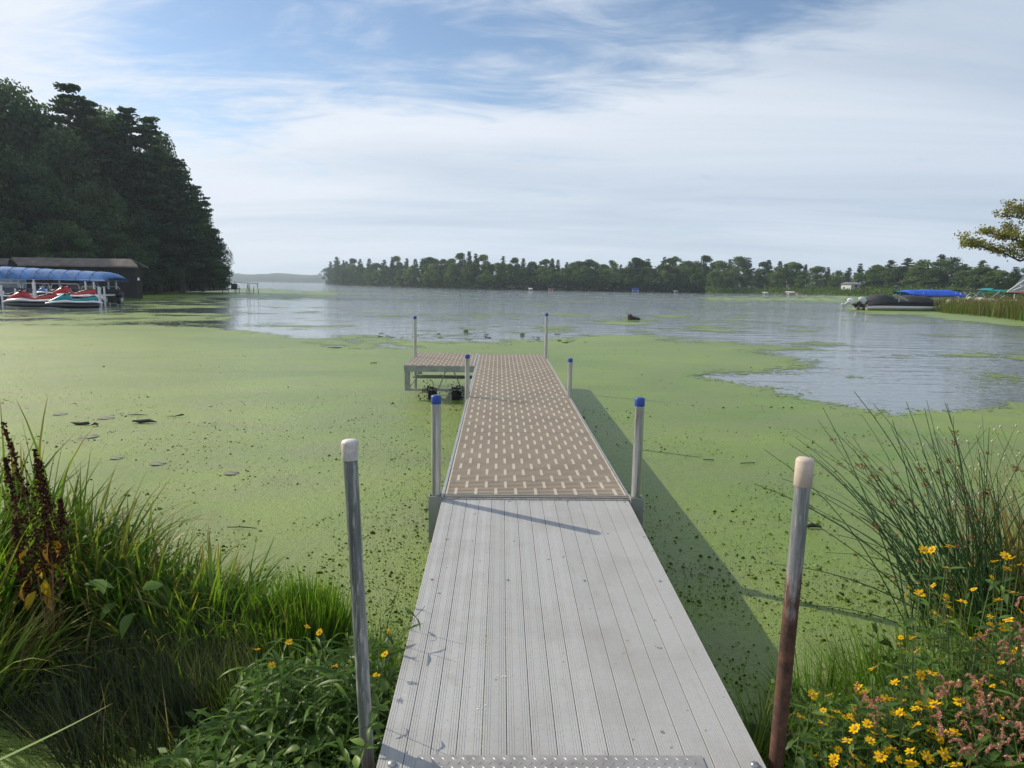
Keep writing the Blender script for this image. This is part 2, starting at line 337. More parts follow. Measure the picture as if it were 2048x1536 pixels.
    cv = coverage(px, py, P0[:, 0], P0[:, 1]); keep = (dens > rng.uniform(.40, .80, N)) & (cv > .1) & (P0[:, 1] > 2.4) & ((P0[:, 1] < 11) | (rng.random(N) < .3)); P0 = P0[keep]; n = len(P0)
    s = rng.gamma(1.1, .0024, n) + .0018; s = np.minimum(s, .018) * (1 + np.clip(P0[:, 1] - 6, 0, 20) * .06)
    k = 5; ang = np.linspace(0, 2 * pi, k, endpoint=False)
    rr = rng.uniform(.6, 1.25, (n, k)); el = rng.uniform(0, pi, n)
    bx = np.cos(ang) * rr * s[:, None] * 1.35; by = np.sin(ang) * rr * s[:, None]
    ring0 = np.stack([P0[:, :1] + bx * np.cos(el)[:, None] - by * np.sin(el)[:, None], P0[:, 1:2] + bx * np.sin(el)[:, None] + by * np.cos(el)[:, None], np.full((n, k), .004)], -1)
    ring1 = ring0.copy(); ctr = ring0.mean(1, keepdims=True); ring1 = ctr + (ring0 - ctr) * .6; ring1[:, :, 2] = .006 + s[:, None] * rng.uniform(.35, .8, (n, k))
    top = ctr.copy(); top[:, :, 2] = .008 + s[:, None] * .85
    V = np.concatenate([ring0, ring1, top], 1).reshape(-1, 3); o = (np.arange(n) * (2 * k + 1))[:, None]
    j = np.arange(k); j2 = (j + 1) % k
    Q = np.stack([o + j, o + j2, o + k + j2, o + k + j], -1).reshape(-1, 4); T = np.stack([o + k + j, o + k + j2, np.broadcast_to(o + 2 * k, (n, k))], -1).reshape(-1, 3)
    base = np.array([.06, .095, .02]) * rng.uniform(.5, 1.8, (n, 1)); pale = rng.random(n) < .16; base[pale] = np.array([.20, .24, .12]) * rng.uniform(.7, 1.2, (pale.sum(), 1))
    me = npmesh('algae_clumps', V, Q, DRYSEED, tint=np.repeat(base, 2 * k + 1, 0), T=T, smooth=True)
    link('algae_clumps', me, label='small dark algae lumps scattered through the duckweed', cat='algae', kind='stuff')
build_duckweed()

# ------------------------------------------------------------------ metal, decking materials
def galvanised(name, rust=None, base=(.42, .43, .44)):
    m = NM(name); n = m.noise(9, 6, .7, m.vec((4, 4, .4))); n2 = m.noise(70, 3, .6)
    c = m.mix(m.ramp(n, (.35, 0.0), (.7, 1.0)), tuple(x * .62 for x in base), base); rough = m.ramp(n, (.3, .25), (.7, .5)); metal = .85
    if rust:
        lo, hi = rust; s = m.n('ShaderNodeSeparateXYZ'); m.l(m.tc.outputs['Object'], s.inputs[0])
        ns = m.noise(5, 6, .7, m.vec((3.5, 3.5, .8))); t = m.math('ADD', s.outputs[2], m.math('MULTIPLY', m.math('SUBTRACT', ns, .5), 1.0))
        rf = m.n('ShaderNodeMapRange'); m.l(t, rf.inputs[0]); rf.inputs[1].default_value = hi; rf.inputs[2].default_value = lo
        rn = m.noise(30, 6, .7); rc = m.mix(m.ramp(rn, (.35, 0.0), (.7, 1.0)), (.040, .021, .014), (.135, .060, .034))
        # pale lime streaks at the change
        st = m.ramp(m.noise(12, 5, .7, m.vec((5, 5, .5))), (.52, 0.0), (.62, 1.0)); c = m.mix(m.math('MULTIPLY', st, .7), c, (.5, .48, .45))
        c = m.mix(rf.outputs[0], c, rc); metal = m.math('MULTIPLY', m.math('SUBTRACT', 1.0, rf.outputs[0]), m.math('SUBTRACT', .75, m.math('MULTIPLY', st, .6))); rough = m.mix(rf.outputs[0], rough, (.85, .85, .85))
    m.bsdf(c, rough, metal, .5, m.bump(n2, .08, .003)); return m.mat
ALU = galvanised('aluminium', base=(.62, .62, .61)); STEEL = galvanised('galvanised_steel'); DULL = simple('weathered_aluminium', (.30, .32, .30), .55, .5, nscale=8)
POSTL = galvanised('galvanised_pipe_rusty_foot', (.55, .85), (.30, .33, .35)); POSTR = galvanised('galvanised_pipe_rusted', (1.25, 1.42), (.42, .44, .46))
BLUECAP = simple('blue_paint', (.012, .05, .27), .38, nscale=30, var=.3)
def cap_white():
    m = NM('white_cap'); n = m.noise(22, 5, .65); c = m.mix(m.ramp(n, (.35, 0.0), (.62, 1.0)), (.44, .38, .33), (.70, .69, .68)); m.bsdf(c, .5); return m.mat
CAPW = cap_white(); CAPB = simple('beige_cap', (.50, .42, .35), .6, var=.2, nscale=12)
BLACK = simple('black_plastic', (.02, .021, .023), .45); RUBBER = simple('wheel_rubber', (.018, .018, .017), .8)
def plank_mat():
    m = NM('grey_composite_plank'); r = m.rand(); g = m.noise(330, 3, .75); l = m.noise(3.2, 5, .65, m.vec((1, 1, 1), m.geo())); g2 = m.noise(90, 4, .8)
    c = m.mix(m.ramp(r, (0, 0.0), (1, 1.0)), (.335, .34, .345), (.385, .39, .395)); c = m.mix(m.ramp(l, (.46, 0.0), (.72, .6)), c, (.26, .255, .245)); l2 = m.noise(11, 6, .7, m.vec((1, .5, 1), m.geo())); c = m.mix(m.ramp(l2, (.6, 0.0), (.7, .35)), c, (.24, .23, .21)); dr = m.noise(7, 4, .6, m.vec((1, 1, 1), m.geo()), .5); c = m.mix(m.ramp(dr, (.755, 0.0), (.765, .7)), c, (.6, .6, .58))
    c = m.mix(m.ramp(g2, (.35, .45), (.5, 0.0)), c, (.24, .235, .23)); c = m.mix(m.ramp(g, (.6, 0.0), (.8, .45)), c, (.47, .47, .475))
    dn = m.noise(26, 2, .4, m.vec((1, 1, 1), m.geo())); c = m.mix(m.ramp(dn, (.735, 0.0), (.76, .8)), c, (.14, .12, .09))
    m.bsdf(c, .58, 0, .4, m.bump(g, .5, .0012)); return m.mat
PLANK = plank_mat()
def tan_mat(name, a, b):
    m = NM(name); g = m.noise(160, 3, .7); l = m.noise(2.3, 5, .6, m.vec((1, 1, 1), m.geo()))
    c = m.mix(m.ramp(l, (.35, 0.0), (.7, 1.0)), a, b); c = m.mix(m.ramp(g, (.35, .3), (.55, 0.0)), c, tuple(x * .6 for x in a)); m.bsdf(c, .6, 0, .35); return m.mat
TAN = tan_mat('tan_plastic_rib', (.315, .262, .205), (.375, .318, .25)); TANB = tan_mat('tan_plastic_bar', (.41, .365, .30), (.47, .42, .35)); UNDER = simple('shaded_underside', (.05, .043, .036), .9)

# ------------------------------------------------------------------ dock
DYAW = radians(1.25); DPITCH = radians(.685); DM = Vector((.1704, 4.3386, 0)); DZ = .487; HW = .61
RD = Euler((DPITCH, 0, DYAW)).to_matrix()
def dloc(x, y, z): return DM + RD @ Vector((x, y, z))      # dock-local to world
PW = .3048
def panel_mesh(width, name, nx=9, seedshift=0):
    mb = MB(); hw = width / 2 - .012
    rows = 2; rd = PW / rows
    nr = 5
    for r in range(rows):
        y0 = r * rd
        for k in range(nr):                     # cross ribs with slots between
            yc = y0 + (k + .5) * rd / nr; mb.box(-hw, hw, yc - .0079, yc + .0079, -.022, 0, 0)
        sp = 2 * hw / nx
        off = .5 if r % 2 == 0 else 1.0
        for j in range(nx):                     # short lengthwise bars that bridge the slots
            xc = -hw + (j + off) * sp
            if xc > hw - .012: continue
            mb.box(xc - .0100, xc + .0100, y0 + .003, y0 + rd - .005, -.020, .0012, 1)
    mb.box(-hw, -hw + .013, .003, PW - .004, -.021, .0008, 1); mb.box(hw - .013, hw, .003, PW - .004, -.021, .0008, 1)
    mb.box(-hw + .014, hw - .014, .002, PW - .003, -.034, -.024, 2)
    for xs in (-hw + .05, -hw * .46, 0, hw * .46, hw - .05):
        for ax in (-.016, .016):
            mb.box(xs + ax - .004, xs + ax + .004, .006, .013, -.003, .0022, 3); mb.box(xs + ax - .004, xs + ax + .004, PW - .014, PW - .007, -.003, .0022, 3)
    return mb.mesh(name, TAN, TANB, UNDER, ALU)
PANEL = panel_mesh(1.22, 'deck_panel')
def dpost(parent, x, y, ztop, zbot, r, cap=.035, capm=None, m=None, lean=0):
    mb = MB(); mb.tube([(x, y, zbot), (x + lean * .3, y, (zbot + ztop) / 2), (x + lean, y, ztop)], r, 20)
    p = mb.obj('post', m or ALU, parent)
    cb = MB(); c = r + .0016; cb.tube([(x + lean, y, ztop - cap), (x + lean, y, ztop + .004), (x + lean, y, ztop + .011), (x + lean, y, ztop + .013)], [c, c, c * .86, .004], 20)
    cb.obj('cap', capm or BLUECAP, p); return p
def socket(parent, x, y, side, z0=-.28, z1=.004, w=.042):
    mb = MB(); t = .006
    mb.box(x - w, x + w, y - w, y - w + t, z0, z1); mb.box(x - w, x + w, y + w - t, y + w, z0, z1)
    mb.box(x - w, x - w + t, y - w + t, y + w - t, z0, z1); mb.box(x + w - t, x + w, y - w + t, y + w - t, z0, z1)
    o = mb.obj('post_socket', DULL, parent)
    for zz in (z1 - .09, z0 + .07):
        b = MB(); b.tube([(x + side * w, y, zz), (x + side * (w + .015), y, zz)], .012, 8, smooth=False); b.obj('bolt', STEEL, o)
def section(y0, n, label):
    t = empty('dock_section', DM, (DPITCH, 0, DYAW), label=label, cat='dock')
    for i in range(n):
        link('deck_panel', PANEL, t, loc=(0, y0 + i * PW + random.uniform(-.0008, .0008), DZ + random.uniform(-.001, .001)))
    L = n * PW
    for s in (-1, 1):
        mb = MB(); x0, x1 = (HW - .008, HW + .002) if s > 0 else (-HW - .002, -HW + .008)
        mb.box(x0, x1, y0 + .012, y0 + L - .012, DZ - .17, DZ + .004); xo0, xo1 = (HW + .002, HW + .018) if s > 0 else (-HW - .018, -HW - .002)
        mb.box(xo0, xo1, y0 + .012, y0 + L - .012, DZ - .17, DZ - .16); mb.box(xo0, xo1, y0 + .012, y0 + L - .012, DZ - .03, DZ - .022)
        mb.obj('side_rail', ALU, t)
    for yy in (y0 + .001, y0 + L - .011):
        mb = MB(); mb.box(-HW, HW, yy - .004, yy + .012, DZ - .17, DZ + .0025); mb.obj('end_rail', DULL, t)
    k = max(2, n // 3)
    for i in range(1, k):
        yy = y0 + L * i / k; mb = MB(); mb.box(-HW + .01, HW - .01, yy - .02, yy + .02, DZ - .12, DZ - .05); mb.obj('cross_brace', DULL, t)
    return t
s1 = section(0.0, 12, 'near dock section with tan slotted panels, joined to the grey ramp')
s2 = section(12 * PW + .012, 15, 'long outer dock section with tan slotted panels, ending in open bay')
mb = MB(); mb.box(-HW + .001, HW - .001, -.036, -.006, DZ - .10, DZ - .001); mb.obj('end_cap_strip', simple('brown_trim', (.16, .14, .125), .5), s1)
mb = MB(); mb.box(-HW - .02, HW + .02, -.052, -.037, DZ - .12, DZ - .006); mb.obj('hinge_bar', ALU, s1)
for s, x in ((-1, -HW - .046), (1, HW + .040)):
    dpost(s1, x, -.04, DZ + .655, -.6, .031, cap=.042, lean=.004 * -s); socket(s1, x, -.04, s, DZ - .30, DZ + .012)
dpost(s2, -HW - .012, 12 * PW + .06, DZ + .49, -.6, .028, cap=.033); dpost(s2, HW - .012, 12 * PW + .06, DZ + .46, -.6, .028, cap=.033)
for s in (-1, 1): 
    dpost(s2, s * (HW - .03) if s > 0 else -HW + .2, 12 * PW + (3.95 if s > 0 else 4.1), DZ + (.79 if s > 0 else -.2), -.6, .028, cap=.04) if s > 0 else None
# platform at the left of the outer end
pt = empty('dock_platform', DM, (DPITCH, 0, DYAW), label='small square platform on wheels, to the left of the dock end', cat='dock platform')
PX1 = -HW - .022; PX0 = PX1 - 1.12; PY0 = 6.53; PM = panel_mesh(1.12, 'deck_panel', 8)
for i in range(6): link('deck_panel', PM, pt, loc=((PX0 + PX1) / 2, PY0 + i * PW, DZ - .004))
L = 6 * PW
for x0, x1 in ((PX0 - .008, PX0), (PX1 - .008, PX1)):
    mb = MB(); mb.box(x0, x1, PY0 + .01, PY0 + L - .01, DZ - .09, DZ); mb.obj('side_rail', ALU, pt)
for yy in (PY0 - .006, PY0 + L):
    mb = MB(); mb.box(PX0 - .004, PX1, yy - .006, yy + .006, DZ - .105, DZ - .012); mb.obj('end_rail', DULL, pt)
for x, y in ((PX0 + .012, PY0 + .03), (PX0 + .012, PY0 + L - .05)):
    mb = MB(); mb.box(x - .012, x + .075, y - .012, y + .012, DZ - .40, DZ - .106); mb.obj('corner_plate', DULL, pt)
mb = MB(); mb.box(PX0, PX1, PY0 + .02, PY0 + .05, DZ - .42, DZ - .385); mb.obj('lower_bar', DULL, pt)
mb = MB(); mb.box(PX0 + .1, PX1, PY0 + .62, PY0 + .65, DZ - .28, DZ - .25); mb.obj('lower_bar', DULL, pt)
mb = MB(); mb.tube([(PX0 + .05, PY0 + .7, DZ - .3), (PX1, PY0 + .7, DZ - .3)], .018, 10); mb.obj('axle', DULL, pt)
for a, b in (((PX0 + .26 + .28, PY0 + .03, DZ - .38), (PX0 + .66, PY0 + .04, DZ - .09)), ((PX0 + .92, PY0 + .03, DZ - .40), (PX0 + .78, PY0 + .04, DZ - .09)), ((PX0 + .08, PY0 + .04, DZ - .36), (PX0 + .22, PY0 + .05, DZ - .14))):
    mb = MB(); mb.tube([a, b], .009, 8); mb.obj('brace', DULL, pt)
for x in (PX0 + .44, PX0 + .82):
    mb = MB(); mb.tube([(x - .06, PY0 + .1, DZ - .50), (x + .06, PY0 + .1, DZ - .50)], .12, 18); w = mb.obj('wheel', RUBBER, pt)
    mb = MB(); mb.tube([(x - .07, PY0 + .1, DZ - .50), (x + .07, PY0 + .1, DZ - .50)], .04, 12); mb.obj('hub', DULL, w)
dpost(pt, PX0 + .03, PY0 + 1.19, DZ + .70, -.6, .028, cap=.04)
# wet weed hanging on the wheels
def weed_lump(cx, cy, cz, n, sp, name, parent=None, col=(.03, .03, .02)):
    P = rng.normal(0, 1, (n, 3)) * np.array(sp) + np.array([cx, cy, cz]); s = rng.uniform(.008, .02, n)
    A = rng.normal(0, 1, (n, 3)); B = rng.normal(0, 1, (n, 3)); A /= np.linalg.norm(A, axis=1)[:, None]; B /= np.linalg.norm(B, axis=1)[:, None]
    V = np.stack([P + A * s[:, None], P + B * s[:, None], P - A * s[:, None], P - B * s[:, None]], 1).reshape(-1, 3); Q = np.arange(4 * n).reshape(-1, 4)
    t = np.repeat(np.array(col) * rng.uniform(.6, 1.6, (n, 1)), 4, 0); o = link(name, npmesh(name, V, Q, DRYSEED, tint=t), parent); o['kind'] = 'stuff'; return o
for x in (PX0 + .40, PX0 + .86): weed_lump(x, PY0 + .02, DZ - .44, 260, (.07, .04, .07), 'clinging_weed', pt)

# ------------------------------------------------------------------ grey ramp
RY0 = 1.25; ryaw = radians(1.0); rp = math.atan2(.101, 2.427); rl = (4.30 - RY0) / cos(rp)
ram = empty('gangway_ramp', (.163 + .0178 * (4.30 - RY0), RY0, 0), (rp, 0, ryaw), label='grey composite plank ramp leading from the bank up to the dock', cat='ramp')
RZ = .472 - (4.30 - RY0) * .0416
NP = 15; pw = 1.215 / NP
def plank_mesh(wd):
    prof = []; g = .0040; gd = .0011; hw = wd / 2 - .0011
    xs = [-hw + .0078, -hw + .0162, -hw + .0246, hw - .0246, hw - .0162, hw - .0078]
    prof.append((-hw, -.02)); prof.append((-hw, -.0015)); prof.append((-hw + .0015, 0))
    for x in xs: prof += [(x - g / 2 + .0007, 0), (x - g / 2 + .0016, -gd), (x + g / 2 - .0016, -gd), (x + g / 2 - .0007, 0)]
    prof += [(hw - .0015, 0), (hw, -.0015), (hw, -.02)]
    mb = MB(); n = len(prof); vs = [(x, 0, z) for x, z in prof] + [(x, rl, z) for x, z in prof]
    mb.add(vs, [(i, i + 1, n + i + 1, n + i) for i in range(n - 1)] + [tuple(range(n)), tuple(range(2 * n - 1, n - 1, -1))]); return mb.mesh('plank', PLANK)
PMESH = plank_mesh(pw)
for i in range(NP): link('plank', PMESH, ram, loc=((i - (NP - 1) / 2) * pw, 0, RZ + random.uniform(-.0007, .0007)))
for s in (-1, 1):
    mb = MB(); x = s * (.6075 - .03); mb.box(x - .02, x + .02, .02, rl - .02, RZ - .14, RZ - .022); mb.obj('side_beam', DULL, ram)
for yy in (.3, 1.2, 2.1, rl - .05):
    mb = MB(); mb.box(-.57, .57, yy - .03, yy + .03, RZ - .09, RZ - .0225); mb.obj('cross_beam', DULL, ram)
for yy, off in ((1.93, 0), (rl - .03, .02)):
    for xx in (-.56, -.19, .185, .555):
        mb = MB(); mb.tube([(xx + off, yy, RZ - .002), (xx + off, yy, RZ + .0028), (xx + off, yy, RZ + .004)], [.0075, .0065, .002], 10, smooth=False); mb.obj('screw', STEEL, ram)
# diamond tread strip lying over the near end of the planks
def tread():
    mb = MB(); y0, y1 = .36, .735; x0, x1 = -.485, .415; z = RZ
    mb.box(x0, x1, y0, y1, z + .001, z + .006)
    k = 0
    for j, y in enumerate(np.arange(y0 + .015, y1 - .004, .019)):
        for i, x in enumerate(np.arange(x0 + .02 + (.016 if j % 2 else 0), x1 - .02, .032)):
            a = radians(45 if j % 2 else -45) ; ca, sa = cos(a), sin(a); L_, w = .0115, .0026
            pts = [(-L_, 0), (0, -w), (L_, 0), (0, w)]; vs = [(x + p * ca - q * sa, y + p * sa + q * ca, z + .006) for p, q in pts] + [(x, y, z + .0078)]
            mb.add(vs, [(0, 1, 4), (1, 2, 4), (2, 3, 4), (3, 0, 4)])
    mb.obj('tread_strip', simple('tread_aluminium', (.36, .35, .34), .55, .6, nscale=14), ram)
tread()
DROP = simple('chalky_white', (.62, .62, .60), .9)
for dpx, dpy, n_, sp_ in ((963, 1400, 7, .010), (1004, 1345, 5, .007), (1102, 1508, 5, .012)):
    q = at(dpx, dpy, .40); lx = (q[0] - ram.location.x) + .0178 * (q[1] - RY0); ly = q[1] - RY0; mb = MB(); rd_ = random.Random(dpx)
    for _ in range(n_):
        cx, cy, rr_ = lx + rd_.gauss(0, sp_), ly + rd_.gauss(0, sp_), rd_.uniform(.002, .0055); mb.add([(cx + rr_ * rd_.uniform(.6, 1.2) * cos(a), cy + rr_ * rd_.uniform(.6, 1.2) * sin(a), RZ + .0012 + .0001 * _) for a in np.linspace(0, 6.28, 8)[:-1]], [tuple(range(7))])
    mb.obj('bird_dropping', DROP, ram)
for xx in (-.56, .572):
    mb = MB(); mb.tube([(xx, .70, RZ), (xx, .70, RZ + .006), (xx, .70, RZ + .010), (xx, .70, RZ + .011)], [.014, .013, .008, .002], 14); mb.obj('bolt_head', STEEL, ram)

# ------------------------------------------------------------------ foreground pipe posts
def pipe_post(name, base, top, r, m, capm, caph, label):
    base = Vector(base); top = Vector(top); t = empty(name, (base.x, base.y, -.35), label=label, cat='post', group='pipe posts beside the ramp')
    d = top - base; full = Vector((base.x, base.y, 0)) - d * ((base.z + .0) / d.z); o = Vector((base.x, base.y, -.35)); lo = base - d * ((base.z + .35) / d.z)
    mb = MB(); mb.tube([lo - o, top - o], r, 24); mb.obj('pipe', m, t); u = d.normalized(); tl = top - o
    cb = MB(); c = r + .0035; cb.tube([tl - u * caph, tl - u * (caph - .002), tl + u * .002, tl + u * .009, tl + u * .012], [c - .002, c, c, c * .82, .004], 24); cb.obj('cap', capm, t)
zz = 2.07
tL = CAM + zz * (fw + RT * (699 - 1024) / F - UP * (886 - 768) / F); bL = ptY(736, 1536, tL[1]); pipe_post('pipe_post', bL, tL, .0215, POSTL, CAPW, .052, 'galvanised pipe post with white cap, left of the ramp')
tR = CAM + zz * (fw + RT * (1610 - 1024) / F - UP * (922 - 768) / F); bR = ptY(1551, 1536, tR[1]); pipe_post('pipe_post', bR, tR, .0234, POSTR, CAPB, .078, 'rusty pipe post with beige cap, right of the ramp')

# ------------------------------------------------------------------ shore land
def grassy(name, a, b):
    m = NM(name); n = m.noise(.35, 6, .65, m.vec((1, 1, 1), m.geo())); n2 = m.noise(4, 4, .6, m.vec((1, 1, 1), m.geo()))
    m.bsdf(m.mix(m.ramp(n2, (.3, 0.0), (.7, .6)), m.mix(m.ramp(n, (.35, 0.0), (.65, 1.0)), a, b), (.03, .04, .015)), .9, 0, .2); return m.mat
SHORE = grassy('shore_grass', (.06, .10, .025), (.12, .16, .05)); WOODFLOOR = grassy('woodland_floor', (.03, .035, .02), (.05, .055, .03))
def land(name, front, depth, h, mat, n=40):
    """front: shoreline points (world x, y); the land rises inland, away from the camera"""
    f = np.array(front, float); t = np.linspace(0, len(f) - 1, n); P = np.stack([np.interp(t, range(len(f)), f[:, 0]), np.interp(t, range(len(f)), f[:, 1])], 1)
    rows = []
    for k, (q, z) in enumerate([(0, -.5), (.02, .05), (.06, .35), (.15, .8), (.4, h), (1, h * 1.2)]):
        R = P.copy(); d = P / np.linalg.norm(P, axis=1)[:, None]; R += d * depth * q + (fbm(P[:, 0] * .07 + k, P[:, 1] * .05, 3, k)[:, None] - .5) * min(4, depth * .04)
        rows.append(np.concatenate([R, np.full((n, 1), z)], 1))
    V = np.concatenate(rows); i = np.arange(len(rows) * n).reshape(len(rows), n); Q = np.stack([i[:-1, :-1], i[:-1, 1:], i[1:, 1:], i[1:, :-1]], -1).reshape(-1, 4)
    link(name, npmesh(name, V, Q, mat, smooth=True), kind='structure')
g2 = lambda px, py: at(px, py)[:2]
land('left_shore_ground', [(-130, 52), (-60, 58), g2(-20, 600), g2(120, 589), g2(270, 585), g2(360, 583), g2(430, 581), g2(452, 580.5), g2(450, 577)], 75, 1.4, WOODFLOOR)
land('wooded_point_ground', [g2(650, 567.5), g2(672, 570), g2(800, 574), g2(950, 578.5), g2(1160, 582), g2(1300, 584), g2(1420, 586)], 220, 3.5, WOODFLOOR)
land('right_shore_ground', [g2(1410, 587), g2(1480, 586.5), g2(1580, 589.5), g2(1680, 591.5), g2(1760, 594), g2(1850, 597), g2(1960, 601), g2(2100, 606), g2(2400, 612)], 260, 4.0, SHORE)
# far ridge beyond the open lake
def ridge():
    X = np.arange(-2600, 1200, 9.0); Y0 = 2050 + 0.12 * X + 500 * np.clip(-(X + 900) / 1500, 0, 1) * 0; n = len(X)
    hgt = 15 + 9 * fbm(X * .0022, X * 0 + 2, 3, 4) + 7 * np.abs(fbm(X * .05, X * 0, 3, 8)) + 8 * np.clip((-X - 700) / 900, 0, 1)
    rows = [(0, -1 + 0 * X), (2, hgt * .35), (14, hgt * .75), (40, hgt), (200, hgt * 1.02), (260, 0 * X)]
    V = np.concatenate([np.stack([X, Y0 + d + 6 * np.sin(X * .3), z + (fbm(X * .09, X * 0 + k, 2, k) - .5) * (5 if 0 < k < 5 else 0)], 1) for k, (d, z) in enumerate(rows)])
    i = np.arange(len(rows) * n).reshape(len(rows), n); Q = np.stack([i[:-1, :-1], i[:-1, 1:], i[1:, 1:], i[1:, :-1]], -1).reshape(-1, 4)
    m = NM('far_forest'); nn = m.noise(.06, 5, .7, m.vec((1, 1, .5), m.geo())); m.bsdf(m.mix(m.ramp(nn, (.35, 0.0), (.65, 1.0)), (.02, .035, .018), (.05, .075, .035)), .95, 0, .1)
    link('far_wooded_hills', npmesh('far_wooded_hills', V, Q, m.mat), kind='structure')
ridge()

# ------------------------------------------------------------------ trees
def tri_fan_tube(paths, r0, n=5):
    """paths: list of (points, radii)"""
    mb = MB()
    for p, r in paths: mb.tube(p, r, n, cap=False)
    return mb
def leafcards(C, size, tint, elong=.6, flat=0.0, rs=None):
    r_ = rs or rng; n = len(C); A = r_.normal(0, 1, (n, 3)); A[:, 2] *= (1 - flat); A /= np.linalg.norm(A, axis=1)[:, None]
    B = r_.normal(0, 1, (n, 3)); B[:, 2] *= (1 - flat); B -= A * (A * B).sum(1)[:, None]; B /= np.linalg.norm(B, axis=1)[:, None]
    s = size[:, None] if not np.isscalar(size) else size
    V = np.stack([C - A * s, C + B * s * elong, C + A * s, C - B * s * elong], 1).reshape(-1, 3)
    return V, np.arange(4 * n).reshape(-1, 4), np.repeat(tint, 4, 0)
def crown_mesh(name, seed, h, rad, kind, nface, fs, green):
    r_ = np.random.default_rng(seed); cl = []; paths = []
    green = np.array(green)
    if kind == 'broad':
        z0 = h * .07; nc = 95 if nface > 5000 else 44
        for i in range(nc):
            u = r_.uniform(0, 1); a = r_.uniform(0, 2 * pi); t = u ** .95
            prof = (sin(pi * min(1, .2 + t * .77)) ** .72); rr = rad * prof * r_.uniform(.15, 1.0) ** .5 * (1 + .22 * sin(3 * a + seed) + .12 * sin(5 * a + 2 * seed))
            c = np.array([rr * cos(a), rr * sin(a), z0 + (h - z0) * (t * .93 + .02)]); cl.append((c, rad * r_.uniform(.20, .38) * (1 if nface > 5000 else 1.1), r_.uniform(.6, 1.4)))
        for c, s, _ in cl[::2]:
            b = np.array([0, 0, max(.5, c[2] * .5)]); paths.append(([b, (b + c) / 2 + [0, 0, .06 * h], c], [h * .010, h * .006, h * .002]))
        zs = .75
    else:
        z = h * (.16 if kind == 'pine' else .06)
        while z < h * .985:
            t = (z - h * .06) / (h * .94); L = rad * ((1 - t) ** .55 * (.55 + .45 * r_.random())) * (1 if kind == 'pine' else 1.05)
            nb = r_.integers(4, 8)
            for k in range(nb):
                a = r_.uniform(0, 2 * pi); Lk = L * r_.uniform(.55, 1.25); rise = r_.uniform(-.02, .28) * Lk
                tip = np.array([cos(a) * Lk, sin(a) * Lk, z + rise]); paths.append(([(0, 0, z), tip * [.55, .55, 1] - [0, 0, rise * .6], tip], [h * .006, h * .004, h * .0015]))
                for q in ((.5, .8, 1.0) if Lk > 1.2 else (.9,)):
                    cl.append((np.array([tip[0] * q, tip[1] * q, z + rise * q ** 1.5 + .02 * h * .3]), max(.7, Lk * .30), r_.uniform(.65, 1.3)))
            z += h * r_.uniform(.022, .046)
        cl.append((np.array([0, 0, h * .98]), h * .018, 1)); zs = .38
    w = np.array([c[1] ** 2 for c in cl]); w /= w.sum(); cnt = np.maximum(3, (w * nface).astype(int)); C = []; T = []
    for (c, s, b), k in zip(cl, cnt):
        d = r_.normal(0, 1, (k, 3)); d /= np.linalg.norm(d, axis=1)[:, None]; p = c + d * (s * r_.uniform(.3, 1.08, (k, 1)) ** .7) * [1, 1, zs]; C.append(p)
        col = green * b * r_.uniform(.75, 1.25, (k, 1)) * np.array([1 + r_.uniform(-.12, .2), 1, 1]); T.append(col)
    C = np.concatenate(C); T = np.concatenate(T); ok = C[:, 2] > .3; C = C[ok]; T = T[ok]
    V, Q, TT = leafcards(C, fs * r_.uniform(.6, 1.3, len(C)), T, .6, .35 if kind != 'broad' else .1, r_)
    me = npmesh(name, V, Q, FAR_LEAF, tint=TT)
    mb = MB(); mb.tube([(0, 0, -.6), (.02 * h * r_.uniform(-1, 1), 0, h * .4), (0, 0, h * .9)], [h * .022, h * .014, h * .003], 8)
    for p, r in paths: mb.tube(p, r, 4, cap=False)
    return me, mb.mesh('trunk', BARK)
TV = {}
for i in range(4): TV['B%d' % i] = (crown_mesh('crown', 20 + i, 20, 6.0 + .5 * i, 'broad', 16000, .25, (.062, .110, .062)), 20)
for i in range(3): TV['P%d' % i] = (crown_mesh('crown', 40 + i, 22, 4.6 + .4 * i, 'pine', 15000, .24, (.050, .092, .055)), 22)
for i in range(4): TV['b%d' % i] = (crown_mesh('crown', 60 + i, 18, 5.2 + .5 * i, 'broad', 3600, .46, (.085, .135, .055)), 18)
for i in range(4): TV['p%d' % i] = (crown_mesh('crown', 80 + i, 20, 3.8 + .3 * i, 'pine', 3200, .45, (.055, .095, .045)), 20)
for i in range(2): TV['f%d' % i] = (crown_mesh('crown', 95 + i, 18, 3.0, 'fir', 2000, .42, (.028, .055, .028)), 18)
def tree(kind, x, y, z, height, wide, label, name, group):
    (crown, trunk), h0 = TV[kind]; t = empty(name, (x, y, z), (0, 0, random.uniform(0, 6.28)), label=label, cat='tree', group=group); s = height / h0
    sc = (s * wide, s * wide, s); link('trunk', trunk, t, scale=sc); link('crown', crown, t, scale=sc); return t
